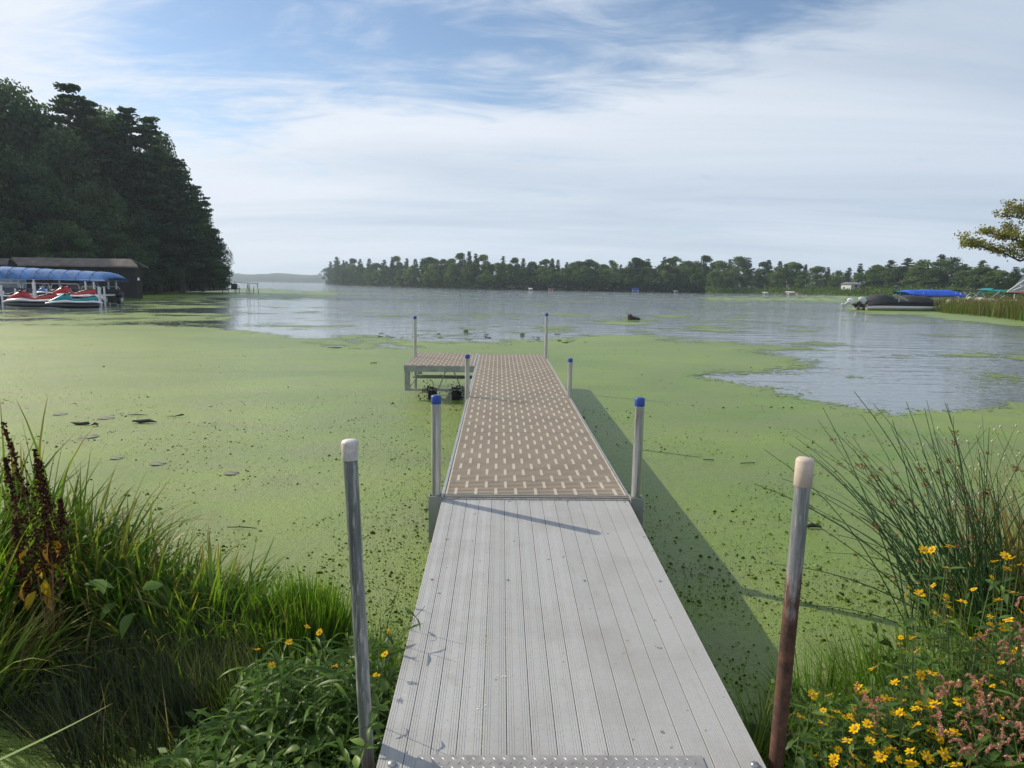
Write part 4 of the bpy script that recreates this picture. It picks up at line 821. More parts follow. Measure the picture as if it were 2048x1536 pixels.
# point dock, frame and fishing boat far left
SIL = simple('dark_wood', (.05, .05, .055), .9)
pd_ = empty('point_dock', tuple(ptY(480, 578, 108)[:2]) + (0,), label='thin dark dock and lift frame off the tip of the left point', cat='dock'); o = np.array(pd_.location); o[2] = 0
for a, b in (((436, 576.5), (478, 575.5)), ): 
    A, B = ptY(*a, 108), ptY(*b, 108); mb = MB(); mb.box(A[0] - o[0], B[0] - o[0], -.6, .6, A[2] - .1, A[2]); mb.obj('deck', SIL, pd_)
A, B = ptY(466, 564, 108), ptY(517, 567.5, 108); mb = MB(); mb.tube([A - o, B - o], .05, 6); mb.obj('top_beam', DULL, pd_)
for px, y0 in ((468, 563), (471, 564), (477, 572), (493, 571), (496.5, 567), (498.5, 567), (505, 574), (516, 566), (456, 572), (446, 573)):
    a = ptY(px, y0, 108); mb = MB(); mb.tube([(a[0] - o[0], random.uniform(-.5, .5), -.9), (a[0] - o[0], random.uniform(-.5, .5), a[2])], .045, 6); mb.obj('post', SIL, pd_)
A = ptY(468, 575, 108); mb = MB(); mb.box(A[0] - o[0] - .3, A[0] - o[0] + .4, -.4, .4, A[2] - .3, A[2] + .6); mb.obj('bench', SIL, pd_)
p = ptY(450, 567, 330); fb = empty('fishing_boat', (p[0], 330, 0), label='tiny dark fishing boat out on the open lake', cat='boat'); mb = MB(); mb.loft([(-2.3, .3, -.1, .5), (-1.9, .7, -.2, .55), (1.6, .8, -.2, .6), (2.3, .1, .3, .75)]); mb.obj('hull', SIL, fb)
def person(parent_loc, label, yaw, col):
    mb = MB(); t = empty('person', parent_loc, (0, 0, yaw), label=label, cat='person')
    mb.tube([(0, 0, 0), (0, 0, .18), (.02, 0, .42), (.03, 0, .56), (.03, 0, .62)], [.17, .16, .20, .14, .06], 10); mb.tube([(.03, 0, .60), (.04, 0, .68), (.05, 0, .78), (.05, 0, .86)], [.055, .09, .10, .04], 10)
    for s_ in (-1, 1): mb.tube([(.02, .18 * s_, .5), (.12, .22 * s_, .28), (.34, .14 * s_, .25)], [.06, .05, .035], 6); mb.tube([(.02, .1 * s_, .06), (.42, .12 * s_, .10), (.46, .12 * s_, -.25)], [.09, .07, .05], 6)
    mb.obj('body', simple('clothing', col, .9), t); return t
person((p[0] - 1.2, 330, .35), 'dark seated angler at the left end of the fishing boat', 0, (.03, .03, .04)); person((p[0] + 1.1, 330, .35), 'dark seated angler at the right end of the fishing boat', pi, (.04, .03, .03))

# ------------------------------------------------------------------ right side boats
Yr = 66.0
bt = empty('covered_boat', (ptY(1790, 618, Yr)[0], Yr, 0), label='long pontoon boat under a black cover with silver tubes', cat='boat'); ox = bt.location.x
XR = lambda px, Y=Yr, o=None: ptY(px, 610, Y)[0] - (ox if o is None else o)
ZR = lambda py, px=1790, Y=Yr: ptY(px, py, Y)[2]
for yy in (-1.0, .0, 1.0):
    mb = MB(); zt = ZR(615.5); mb.tube([(XR(1722), yy, zt), (XR(1724), yy, zt), (XR(1850), yy, zt), (XR(1868), yy, zt + .12), (XR(1874), yy, zt + .3)], [.24, .30, .30, .25, .06], 14); mb.obj('pontoon_tube', ALU, bt)
mb = MB(); mb.box(XR(1722), XR(1866), -1.22, 1.22, ZR(613.6), ZR(611.8)); mb.obj('deck_rim', ALU, bt)
for yy in (-1.21, 1.17):
    mb = MB(); f = [(1733, 611.5, 609.5), (1750, 611.5, 605.5), (1785, 611.5, 603.6), (1861, 611.5, 603.5)]
    vs = [(XR(a), yy, ZR(b)) for a, b, c in f] + [(XR(a), yy, ZR(c)) for a, b, c in f]; vs += [(a, b + .04, c) for a, b, c in vs]; n = 4
    mb.add(vs, [(i, i + 1, n + i + 1, n + i) for i in range(3)] + [(2 * n + i + 1, 2 * n + i, 3 * n + i, 3 * n + i + 1) for i in range(3)] + [(n + i, n + i + 1, 3 * n + i + 1, 3 * n + i) for i in range(3)]); mb.obj('side_panel', BLKP, bt)
prof = [(1723, 611, 604), (1730, 610, 600), (1738, 608, 595), (1748, 606.5, 589.5), (1762, 605, 588.5), (1775, 604, 590.5), (1790, 603.4, 600.5), (1800, 603.4, 594), (1812, 603.4, 589.5), (1830, 603.4, 590), (1846, 603.4, 591.5), (1856, 603.8, 598), (1866, 606, 603.5)]
canopy(bt, [ptY(a, 610, Yr)[0] for a, b, c in prof], [ZR(c) for a, b, c in prof], [ZR(b) for a, b, c in prof], 1.27, BLACKFAB, ox, 'cover', sag=.03)
mb = MB(); 
for a, b in (((1770, 590), (1798, 601)), ((1774, 589), (1800, 600)), ((1782, 597), (1782, 604))): mb.tube([(XR(a[0]), -1.3, ZR(a[1])), (XR(b[0]), -1.3, ZR(b[1]))], .04, 6)
mb.obj('folded_frame', ALU, bt)
GREYM = paint('silver_motor', (.50, .53, .57)); 
def outboard(px, py, Y, tilt, s_, parent, m):
    o = empty('outboard_motor', (XR(px), Y - Yr, ZR(py)), (0, tilt, 0)); o.parent = parent; mb = MB()
    mb.loft([(-.35, .16, -.02, .30), (-.2, .27, -.06, .50), (.25, .28, -.04, .52), (.42, .2, .02, .40)]); mb.obj('cowl', m, o)
    mb = MB(); mb.loft([(-.16, .10, -.65, -.02), (.12, .10, -.65, -.02)], n=8); mb.loft([(-.25, .06, -.80, -.64), (.2, .06, -.80, -.64)], n=8); mb.tube([(-.25, 0, -.72), (-.33, 0, -.72)], [.13, .13], 8); mb.obj('leg', BLACK if m is not WHITEP else GREYM, o); o.scale = (s_,) * 3; return o
outboard(1716, 604, Yr - .45, radians(48), .95, bt, GREYM); outboard(1704, 606, Yr + .6, radians(52), .9, bt, WHITEP)
mb = MB(); mb.box(XR(1724) - .5, XR(1724), -.5, .5, ZR(615), ZR(608)); mb.obj('motor_bracket', BLACK, bt)
# white boat with blue cover behind
Yb = 73.0; wb = empty('covered_boat', (ptY(1860, 604, Yb)[0], Yb, 0), label='white boat beneath a bright blue tarpaulin behind the black cover', cat='boat'); oxb = wb.location.x
XB = lambda px: ptY(px, 600, Yb)[0] - oxb
ZB = lambda py, px=1860: ptY(px, py, Yb)[2]
mb = MB(); mb.loft([(XB(1846), .9, ZB(606), ZB(594)), (XB(1855), 1.1, ZB(608), ZB(591)), (XB(1895), 1.1, ZB(607), ZB(591)), (XB(1915), .3, ZB(600), ZB(592))], ex=4); mb.obj('hull', WHITEP, wb)
mb = MB(); mb.box(XB(1850), XB(1897), -1.14, 1.14, ZB(600), ZB(599)); mb.obj('rub_rail', simple('dark_stripe', (.08, .08, .09), .5), wb)
pr = [(1798, 586, 584), (1803, 587.5, 581.5), (1815, 589, 580.2), (1830, 590, 579.6), (1850, 591, 579), (1870, 590, 578.8), (1890, 590, 579.2), (1905, 591, 581), (1914, 591.5, 585)]
canopy(wb, [ptY(a, 600, Yb)[0] for a, b, c in pr], [ZB(c) for a, b, c in pr], [ZB(b) for a, b, c in pr], 1.4, BLUEFAB2, oxb, 'tarpaulin', sag=.04)
mb = MB()
for a in (1812, 1832, 1896, 1905): mb.tube([(XB(a), 1.2, -.4), (XB(a), 1.2, ZB(585))], .04, 6); mb.tube([(XB(a), -1.2, -.4), (XB(a), -1.2, ZB(585))], .04, 6)
mb.obj('lift_post', POLE, wb)
# boat with teal bimini
Yt = 78.0; tb = empty('bimini_boat', (ptY(1950, 602, Yt)[0], Yt, 0), label='low boat with teal bimini top and crossed white bows', cat='boat'); oxt = tb.location.x
XT = lambda px: ptY(px, 600, Yt)[0] - oxt
ZT = lambda py, px=1950: ptY(px, py, Yt)[2]
mb = MB(); mb.loft([(XT(1900), .2, ZT(600), ZT(597)), (XT(1912), .9, ZT(604), ZT(597)), (XT(2000), 1.1, ZT(605), ZT(598)), (XT(2036), 1.0, ZT(604), ZT(599))], ex=4); mb.obj('hull', WHITEP, tb)
pr = [(1960, 580, 579), (1966, 581, 576.8), (1978, 582, 576.3), (1992, 582.5, 577.5), (1998, 582.8, 579.5)]; canopy(tb, [ptY(a, 600, Yt)[0] for a, b, c in pr], [ZT(c) for a, b, c in pr], [ZT(b) for a, b, c in pr], 1.0, TEALFAB, oxt, 'bimini_top')
pr = [(1912, 582, 580), (1930, 582, 579.5), (1955, 581.5, 579.8), (1962, 582, 580.5)]; canopy(tb, [ptY(a, 600, Yt)[0] for a, b, c in pr], [ZT(c) for a, b, c in pr], [ZT(b) for a, b, c in pr], 1.0, BLACKFAB, oxt, 'dark_top')
mb = MB(); mb.box(XT(1948), XT(1953), -1.0, -.96, ZT(592), ZT(582)); mb.obj('teal_flap', TEALFAB, tb)
for a, b in (((1914, 584), (1926, 598)), ((1928, 584), (1918, 597)), ((1946, 583), (1930, 598)), ((1934, 586), (1946, 597)), ((1950, 586), (1960, 597)), ((1984, 583), (1966, 598)), ((1995, 590), (1984, 598))):
    mb = MB(); mb.tube([(XT(a[0]), -1.02, ZT(a[1])), (XT(b[0]), -1.02, ZT(b[1]))], .045, 6); mb.obj('bow', POLE, tb)
# canopy frame at the right edge
Yc = 62.0; cf = empty('lift_canopy', (ptY(2040, 600, Yc)[0], Yc, 0), label='grey-green lift canopy on a sloping white frame at the right edge', cat='boat lift'); oxc = cf.location.x
PC = lambda px, py, dy=0: tuple(ptY(px, py, Yc) - np.array([oxc, Yc, 0]) + np.array([0, dy, 0]))
for a, b in (((1994, 583), (2050, 545)), ((1998, 584), (2075, 552)), ((1994, 583), (2110, 578)), ((2050, 545), (2130, 545)), ((2075, 552), (2130, 552)), ((2020, 571), (2110, 566))):
    mb = MB(); mb.tube([PC(*a, -1.3), PC(*b, -1.3)], .055, 6); mb.obj('frame_tube', POLE, cf)
mb = MB(); q = [PC(2001, 580, -1.25), PC(2110, 576, -1.25), PC(2110, 550, 0), PC(2048, 550, 0)]; mb.add(q + [(a, b + .05, c - .04) for a, b, c in q], [(0, 1, 2, 3), (7, 6, 5, 4), (0, 4, 5, 1), (2, 6, 7, 3), (3, 7, 4, 0)]); q2 = [PC(2001, 580, 1.25), PC(2110, 576, 1.25), PC(2110, 550, .06), PC(2048, 550, .06)]; mb.add(q2, [(3, 2, 1, 0)]); mb.obj('canvas', GREYFAB, cf)
for px in (2120,):
    mb = MB(); mb.tube([PC(px, 640), PC(px, 545)], .07, 8); mb.obj('post', POLE, cf)
mr_ = empty('maroon_canopy', (ptY(2050, 600, 70)[0], 70, 0), label='low maroon canopy at the right edge under the canopy frame', cat='boat lift'); om = mr_.location.x
pr = [(2024, 587, 585.5), (2032, 587.5, 583.5), (2050, 587.5, 581.5), (2080, 587, 581)]; canopy(mr_, [ptY(a, 600, 70)[0] for a, b, c in pr], [ptY(2048, c, 70)[2] for a, b, c in pr], [ptY(2048, b, 70)[2] for a, b, c in pr], 1.2, REDFAB, om)
mb = MB()
for px in (2028, 2060): mb.tube([(ptY(px, 600, 70)[0] - om, 0, -.3), (ptY(px, 600, 70)[0] - om, 0, ptY(2048, 585, 70)[2])], .05, 6)
mb.obj('post', POLE, mr_)
# pale riprap rocks
ROCK = simple('pale_rock', (.46, .44, .41), .9, nscale=4, var=.3, bump=.4)
def rock_mesh(seed):
    r_ = np.random.default_rng(seed); import bmesh
    bm = bmesh.new(); bmesh.ops.create_icosphere(bm, subdivisions=1, radius=1)
    for v in bm.verts: v.co *= r_.uniform(.75, 1.15); v.co.z *= .7
    me = bpy.data.meshes.new('shore_rock'); bm.to_mesh(me); bm.free(); me.materials.append(ROCK); return me
RK = [rock_mesh(i) for i in range(5)]
for i, px in enumerate(list(np.linspace(1884, 2045, 34))):
    Y = 68 + rsT.uniform(-1, 3); p = ptY(px, 600, Y); zz_ = rsT.uniform(.75, 1.25) * (1.15 if 1915 < px < 2000 else 1)
    o = link('shore_rock', RK[i % 5], loc=(p[0], Y, zz_ - .2), rot=(0, 0, rsT.uniform(0, 6)), scale=(rsT.uniform(.2, .42),) * 3)
    tag(o, 'pale rock in the riprap row behind the reeds, %s' % ('below the blue tarpaulin' if px < 1915 else ('below the teal bimini' if px < 2000 else 'toward the right edge')), 'rock', 'riprap rocks behind the reeds')
mbk = MB(); e = [ptY(1870, 604, 70), ptY(2300, 612, 70)]; mbk.box(e[0][0], e[1][0] + 20, 67.5, 74, -.5, .85); mbk.obj('rock_bank', SHORE, kind='structure')

# ------------------------------------------------------------------ houses and lifts on the far shores
def house(px, py0, py1, wpx, Y, label, wall, roof, name='house', cat='house'):
    p = ptY(px, py0, Y); s_ = Y / F; w = wpx * s_; zt = ptY(px, py1, Y)[2]; z0 = p[2]; h = zt - z0; t = empty(name, (p[0], Y, z0), (0, 0, radians(8)), label=label, cat=cat, group='buildings on the far shores')
    mb = MB(); mb.box(-w / 2, w / 2, -3, 3, -.6, h * .66); mb.obj('wall', wall, t)
    mb = MB(); e = .4; zz_ = h * .66; q = [(-w / 2 - e, -3.5, zz_ - .05), (w / 2 + e, -3.5, zz_ - .05), (w / 2 + e, 3.5, zz_ - .05), (-w / 2 - e, 3.5, zz_ - .05), (-w / 2 - e, 0, h), (w / 2 + e, 0, h)]; mb.add(q, [(0, 1, 5, 4), (2, 3, 4, 5), (0, 4, 3), (1, 2, 5), (3, 2, 1, 0)]); mb.obj('roof', roof, t)
    n = max(1, int(w / 2.6))
    for i in range(n):
        x = -w / 2 + w * (i + .5) / n; mb = MB(); mb.box(x - .5, x + .5, -3.06, -2.995, h * .2, h * .52); f = mb.obj('window', GLASSD, t)
house(1701, 577, 564, 20, 250, 'white house with grey roof among the right shore trees', WHITEWALL, ROOFG)
house(1672, 573, 567, 8, 275, 'small white cottage left of the grey-roofed house', WHITEWALL, ROOFG)
house(1402, 570, 562, 22, 345, 'dark cottage half hidden in the far woods', DARKWALL, ROOFG)
house(815, 574, 568, 14, 440, 'low shed at the left part of the far shore', simple('sage_siding', (.28, .32, .26), .8), ROOFG)
house(1590, 576, 568, 22, 300, 'grey cottage behind the right shore trees', simple('grey_siding', (.33, .33, .32), .8), ROOFG)
def small_lift(px, py, wpx, hpx, m, label, ground=None):
    g = at(px, py); Y = g[1] - 2; s_ = Y / F; p = ptY(px, py, Y); w = wpx * s_; h = hpx * s_; t = empty('shore_lift', (p[0], Y, 0), label=label, cat='boat lift', group='boat lifts along the far shore')
    canopy(t, [p[0] - w / 2, p[0] - w * .42, p[0] + w * .42, p[0] + w / 2], [h * .85, h, h, h * .85], [h * .72] * 4, 1.6, m, p[0])
    for x in (-w * .4, w * .4):
        mb = MB(); mb.box(x - .07, x + .07, -1.4, -1.26, -.5, h * .8); mb.obj('post', POLE, t)
    mb = MB(); mb.loft([(-w * .45, .4, .4, h * .4), (-w * .3, 1, .2, h * .45), (w * .4, 1, .2, h * .42)], n=8, ex=4); mb.obj('boat', WHITEP, t)
for a in ((888, 575, 14, 5.5, simple('pale_canvas', (.5, .55, .6), .8), 'pale canopied lift on the far shore, left of the pair'), (904, 576, 11, 5, simple('blue_grey_canvas', (.25, .35, .48), .8), 'blue-grey canopied lift on the far shore, right of the pair'), (968, 577, 11, 5, GREYFAB, 'grey canopied lift alone near the middle of the far shore'),
          (1061, 581, 8, 5, WHITEP, 'white boxy lift at the middle of the far shore'), (1101, 582, 9, 5, REDFAB, 'small dark red canopied lift on the far shore'), (1270, 583.5, 15, 7, BLUEFAB2, 'bright blue canopied lift on the far shore'), (1351, 585, 7, 4, GREYFAB, 'tiny grey lift right of the blue one'),
          (1580, 590, 16, 7, simple('white_canvas', (.55, .57, .58), .8), 'white canopied lift on the right shore'), (1596, 590.5, 12, 6, REDFAB, 'maroon canopied lift beside the white one'), (1530, 588, 8, 4, WHITEP, 'small white boat drawn up on the right shore')): small_lift(*a)

# ------------------------------------------------------------------ stump, lily pads, floating sticks
def stump():
    c = at(1268, 640); t = empty('driftwood_stump', (c[0], c[1], 0), label='dark jagged stump sticking up out of the open water', cat='stump'); r_ = np.random.default_rng(3); s_ = c[1] / F; mb = MB()
    for dx, h, w in ((-9, 13, 2.2), (-6, 11, 3.2), (-2, 8, 3.5), (1, 6, 2.6), (3, 9, 1.6), (6, 5, 2.4), (9, 7, 1.4), (-12, 15, 1.2), (-4, 5, 4)):
        x = dx * s_; mb.tube([(x * .8, r_.uniform(-.1, .1), -.2), (x, r_.uniform(-.1, .1), h * s_ * .5), (x + r_.uniform(-.06, .06), 0, h * s_)], [w * s_ * 1.1, w * s_, w * s_ * .25], 6)
    mb.tube([(-.34, 0, .02), (0, .05, .07), (.36, 0, .05)], [.06, .10, .05], 7); mb.obj('wood', simple('wet_dark_wood', (.03, .027, .024), .8, bump=.6), t)
stump()
PADM = simple('lily_pad', (.10, .16, .03), .5, nscale=8); PADD = simple('old_lily_pad', (.16, .17, .13), .7, nscale=9, var=.35)
def pad(px, py, r, fold, m, label, sq=1.0, rz=0):
    c = at(px, py, .012); mb = MB(); n = 20; vs = [(0, 0, .002)]; 
    for i in range(n):
        a = .12 + (2 * pi - .24) * i / (n - 1); x, y = r * cos(a), r * sin(a) * sq; vs.append((x, y * (cos(fold) if y > 0 else 1), .002 + (abs(y) * sin(fold) if y > 0 else 0) + .004 * sin(3 * a)))
    mb.add(vs, [(0, i, i + 1) for i in range(1, n)], 0, True); mb.add([(x, y, z - .006) for x, y, z in vs], [(0, i + 1, i) for i in range(1, n)]); o = mb.obj('lily_pad', m); o.location = tuple(c); o.rotation_euler.z = rz; tag(o, label, 'lily pad')
pad(932, 664, .10, radians(70), PADM, 'folded green lily leaf standing up beyond the dock, left one'); pad(1045, 671, .09, radians(70), PADM, 'folded green lily leaf standing up beyond the dock, right one')
pad(178, 873, .11, 0, PADD, 'grey curled lily pad among the duckweed left, nearest the debris', .9, 1); pad(462, 946, .07, 0, PADD, 'small faint grey lily pad in the duckweed left of the dock'); pad(316, 927, .075, 0, PADD, 'faint grey lily pad above the left grasses'); pad(232, 916, .06, 0, PADD, 'faint grey pad left of its neighbour above the left grasses'); pad(212, 836, .10, 0, PADD, 'old pad by the dark curved leaf'); pad(120, 828, .09, 0, PADD, 'old brownish pad far left in the duckweed')
r9 = np.random.default_rng(9)
for i in range(40):
    px = r9.uniform(700, 1180); py = np.interp(px, [700, 830, 960, 1180], [672, 670, 672, 682]) + r9.normal(0, 4); pad(px, py, r9.uniform(.05, .13), r9.uniform(0, .3), [PADM, PADD][i % 2], 'small floating lily leaf along the mat edge beyond the dock', .8, r9.uniform(0, 6)); COL.objects[-1]['group'] = 'floating leaves beyond the dock'
WETLEAF = simple('wet_dead_leaf', (.022, .024, .018), .5)
def debris(px, py, pts, rr, label, cat='stick', name='floating_stick'):
    c = at(px, py, .012); mb = MB(); mb.tube(pts, rr, 6); o = mb.obj(name, WETLEAF); o.location = tuple(c); tag(o, label, cat)
debris(288, 846, [(-.16, 0, .01), (-.13, .01, .035), (-.05, 0, .02), (.06, .02, .03), (.17, .01, .012)], [.004, .02, .026, .022, .003], 'long dark curled leaf floating in the duckweed on the left', 'dead leaf', 'floating_leaf')
debris(350, 834, [(-.12, 0, .01), (0, 0, .012), (.09, .03, .03), (.1, .05, .02)], [.003, .006, .014, .005], 'thin dark stalk floating right of the long curled leaf'); debris(272, 831, [(-.12, 0, .008), (0, .01, .012), (.16, 0, .01)], [.003, .009, .003], 'thin dark sliver just behind the long curled leaf')
debris(160, 849, [(-.12, 0, .03), (-.05, 0, .015), (0, 0, .012), (.1, .01, .02), (.12, 0, .012)], [.004, .02, .018, .022, .008], 'brown tangle of dead leaf at the far left of the duckweed'); debris(190, 851, [(-.04, 0, .01), (0, 0, .03), (.04, 0, .015)], [.01, .02, .01], 'dark lump beside the brown tangle')
debris(1625, 1056, [(-.06, 0, .01), (0, .01, .022), (.07, 0, .01)], [.008, .018, .006], 'dark lump in the duckweed just right of the rusty post', 'dead leaf'); debris(1496, 928, [(-.08, 0, .008), (.08, .02, .01)], [.005, .006], 'short dark stick in the duckweed right of the dock'); debris(1418, 921, [(-.06, .01, .008), (.05, -.01, .01)], [.005, .006], 'shorter dark stick left of the other one, right of the dock')
debris(668, 696, [(-.18, 0, .008), (.1, .02, .014), (.22, 0, .01)], [.006, .016, .006], 'dark stick near the far edge of the duckweed'); debris(745, 727, [(-.05, 0, .01), (.1, 0, .02)], [.01, .012], 'small brown lump near the platform')
debris(482, 1057, [(-.1, .0, .008), (0, .005, .012), (.12, -.01, .008)], [.003, .005, .003], 'thin dark twig floating left of the ramp')

# ------------------------------------------------------------------ foreground plants
STEMM = simple('plant_stem', (.09, .13, .04), .7); REDSTEM = simple('reddish_stem', (.16, .07, .04), .7); RUSHM = simple('rush_stem', (.03, .085, .022), .5, nscale=4, var=.3); LEAFR = leafmat('leaf_blade', .38, .022, .32)
def leaf_mesh(name, wr, droop, fold, col, seg=4, mat=None, r_=rng):
    t = np.linspace(0, 1, seg + 1); hw = .5 * wr * np.sin(pi * np.clip(t, .03, .985) ** .8); th = -droop * t; ds = 1 / seg; x = np.concatenate([[0], np.cumsum(np.cos(th[1:]) * ds)]); z = np.concatenate([[0], np.cumsum(np.sin(th[1:]) * ds)])
    V = []
    for i in range(seg + 1): V += [(x[i], hw[i], z[i] + fold * hw[i]), (x[i], 0, z[i]), (x[i], -hw[i], z[i] + fold * hw[i])]
    Q = [(3 * i + a, 3 * i + a + 1, 3 * i + a + 4, 3 * i + a + 3) for i in range(seg) for a in (0, 1)]
    T = np.array(col)[None] * np.repeat(np.linspace(.9, 1.15, seg + 1), 3)[:, None]; return npmesh(name, V, Q, mat or LEAFR, tint=T, smooth=True)
LG = [leaf_mesh('leaf', .24, .5, .5, (.085, .16, .035)), leaf_mesh('leaf', .20, .9, .4, (.10, .19, .035)), leaf_mesh('leaf', .28, .3, .6, (.065, .13, .035)), leaf_mesh('leaf', .22, .6, .3, (.13, .21, .04)), leaf_mesh('leaf', .3, 1.2, .5, (.07, .125, .04))]
LW = [leaf_mesh('leaf', .14, .8, .4, (.065, .135, .025)), leaf_mesh('leaf', .12, 1.1, .4, (.095, .18, .03)), leaf_mesh('leaf', .16, .5, .4, (.055, .11, .025))]
LR = [leaf_mesh('leaf', .5, .5, .4, (.12, .20, .05)), leaf_mesh('leaf', .55, .9, .4, (.085, .15, .04))]
LY = [leaf_mesh('leaf', .4, .9, .5, (.55, .36, .03)), leaf_mesh('leaf', .3, 1.3, .4, (.50, .25, .04))]
def flower_mesh(seed):
    r_ = np.random.default_rng(seed); n = 8; mb = MB()
    for i in range(n):
        a = 2 * pi * i / n + r_.uniform(-.1, .1); L = r_.uniform(.8, 1.05); up = r_.uniform(-.15, .35); w = .21; c, s_ = cos(a), sin(a)
        def q(r, o, z): return (r * c - o * s_, r * s_ + o * c, z)
        mb.add([q(.2, 0, 0), q(.5, w, up * .4), q(.82, w * .8, up * .75), q(L, 0, up), q(.82, -w * .8, up * .75), q(.5, -w, up * .4)], [(0, 1, 2, 3), (0, 3, 4, 5)], 0)
    mb.tube([(0, 0, -.12), (0, 0, .06), (0, 0, .17), (0, 0, .2)], [.2, .29, .22, .05], 10, 1)
    return mb.mesh('flower_head', YEL, DISK)
def petal_mat(name, c):
    m = NM(name); d = m.n('ShaderNodeBsdfDiffuse'); t = m.n('ShaderNodeBsdfTranslucent'); d.inputs[0].default_value = (*c, 1); t.inputs[0].default_value = (*c, 1); x = m.n('ShaderNodeMixShader'); x.inputs[0].default_value = .35; m.l(d.outputs[0], x.inputs[1]); m.l(t.outputs[0], x.inputs[2]); m.l(x.outputs[0], m.out.inputs[0]); return m.mat
YEL = petal_mat('yellow_petal', (.78, .47, .012)); DISK = simple('flower_disk', (.36, .20, .02), .8); FM = [flower_mesh(i) for i in range(6)]
rp_ = np.random.default_rng(31)
def stem_obj(pts, r, m, parent, name='stem'):
    mb = MB(); mb.tube(pts, list(np.linspace(r, r * .45, len(pts))), 5, cap=False); return mb.obj(name, m, parent)
def plant(name, base, tip, label, cat, group, nodes=6, leafs=LG, ll=(.06, .10), flowers=(), stemm=None, start=.2, opp=True, r=.0028, up=.35):
    base = np.array(base, float); tip = np.array(tip, float); h = tip - base; t = empty(name, tuple(base), label=label, cat=cat, group=group)
    mid = h * .55 + np.array([rp_.normal(0, .02), rp_.normal(0, .02), .02]); path = [np.zeros(3) - [0, 0, .05], h * .25 * [.4, .4, 1], mid * [.8, .8, 1], h]; stem_obj(path, r, stemm or STEMM, t)
    def along(f):
        q = f * 3; i = min(int(q), 2); return path[i] + (path[i + 1] - path[i]) * (q - i)
    a0 = rp_.uniform(0, 6.28)
    for k in range(nodes):
        f = start + (1 - start) * (k + .3) / nodes; p = along(min(f, .99)); a0 += pi / 2 + rp_.uniform(-.4, .4)
        for j in range(2 if opp else 1):
            L = rp_.uniform(*ll) * (1.1 - .45 * f); link('leaf', leafs[rp_.integers(len(leafs))], t, loc=tuple(p), rot=(rp_.uniform(-.5, .5), -rp_.uniform(up - .3, up + .35), a0 + j * pi + rp_.uniform(-.3, .3)), scale=(L,) * 3)
    for (fp, fr, rot) in flowers:
        fp = np.array(fp) - base; q = along(.72); stem_obj([q, (q + fp) / 2 + [0, 0, .01], fp], r * .6, stemm or STEMM, t, 'flower_stalk'); link('flower_head', FM[rp_.integers(len(FM))], t, loc=tuple(fp + [0, 0, .004]), rot=rot, scale=(fr,) * 3)
    return t
def face_sun(): return (rp_.uniform(.1, .9), rp_.uniform(-.7, .1), rp_.uniform(0, 6))
FR = [(820, 290), (870, 290), (970, 270), (1230, 358), (1300, 400), (800, 543), (950, 560), (1040, 588), (970, 625), (1250, 580), (1310, 692), (1205, 730), (1155, 790), (1270, 735), (765, 795), (787, 868), (865, 998), (805, 1008), (535, 970), (1205, 1015), (660, 1052), (450, 1075), (480, 1108), (187, 1122), (283, 1125),
      (635, 1145), (605, 1150), (885, 1178), (940, 1180), (775, 1200), (425, 1210), (685, 1225), (720, 1242), (320, 1220), (285, 1255), (243, 1285), (548, 1195), (868, 1220), (1025, 1160), (780, 1303), (535, 1342), (515, 1385), (630, 1362), (640, 1432), (385, 1385), (745, 1445), (902, 1355), (998, 1345), (840, 1480), (940, 1462), (420, 1475), (310, 1485),
      (575, 1478), (465, 1525), (755, 1520), (1010, 1525), (1345, 870), (1340, 535), (1385, 650), (890, 660), (500, 1290), (430, 1315), (735, 1385), (1290, 325), (945, 580), (1130, 1060), (1250, 1260), (120, 1250)]
def zfl(y): return float(np.interp(y, [1080, 1200, 1300, 1400, 1536], [.80, .72, .56, .46, .42]))
for (cx, cy) in FR:
    px, py = 1560 + cx / 2.865, 1000 + cy / 2.865; z = zfl(py) + rp_.uniform(-.03, .03); p = at(px, py, z); b = np.array([p[0] + rp_.uniform(-.02, .1), p[1] + rp_.uniform(-.02, .08), 0]); b[2] = max(.0, float(gz(b[0], b[1]))) - .02
    fl = [(p, rp_.uniform(.017, .023) * (1 + max(0, (1200 - py)) * .0006), face_sun())]
    zone = ('highest, among the rush tops' if py < 1150 else 'high before the rush stems' if py < 1270 else 'at mid height' if py < 1370 else 'above the lowest flowers' if py < 1450 else 'lowest, at the bottom edge') + (', beside the rusty post' if px < 1660 else ', left part of the bank' if px < 1740 else ', middle of the bank' if px < 1830 else ', right part of the bank' if px < 1930 else ', at the right edge')
    plant('bur_marigold', b, p - [0, 0, .02 + rp_.uniform(0, .03)], 'plant with yellow daisy-like flower, ' + zone, 'flower', 'yellow flowers on the right bank', nodes=7, flowers=fl, ll=(.07, .12))
EX = [(rp_.uniform(1800, 2060), rp_.uniform(1110, 1420)) for _ in range(48)] + [(rp_.uniform(1630, 1900), rp_.uniform(1390, 1536)) for _ in range(30)]
for px, py in EX:
    z = zfl(py) + rp_.uniform(-.05, .03); p = at(px, py, z); b = np.array([p[0] + rp_.uniform(-.02, .1), p[1] + rp_.uniform(-.02, .08), 0]); b[2] = max(.0, float(gz(b[0], b[1]))) - .02
    plant('bur_marigold', b, p - [0, 0, .02], 'weed with small half-open yellow flower, ' + ('by the rush stems' if py < 1200 else 'upper bank' if py < 1290 else 'middle bank' if py < 1400 else 'lower bank') + (', toward the post' if px < 1760 else ', centre' if px < 1880 else ', right part' if px < 1970 else ', right edge'), 'flower', 'small yellow flowers on the right bank', nodes=4, flowers=[(p, rp_.uniform(.010, .015), face_sun())], ll=(.05, .09))
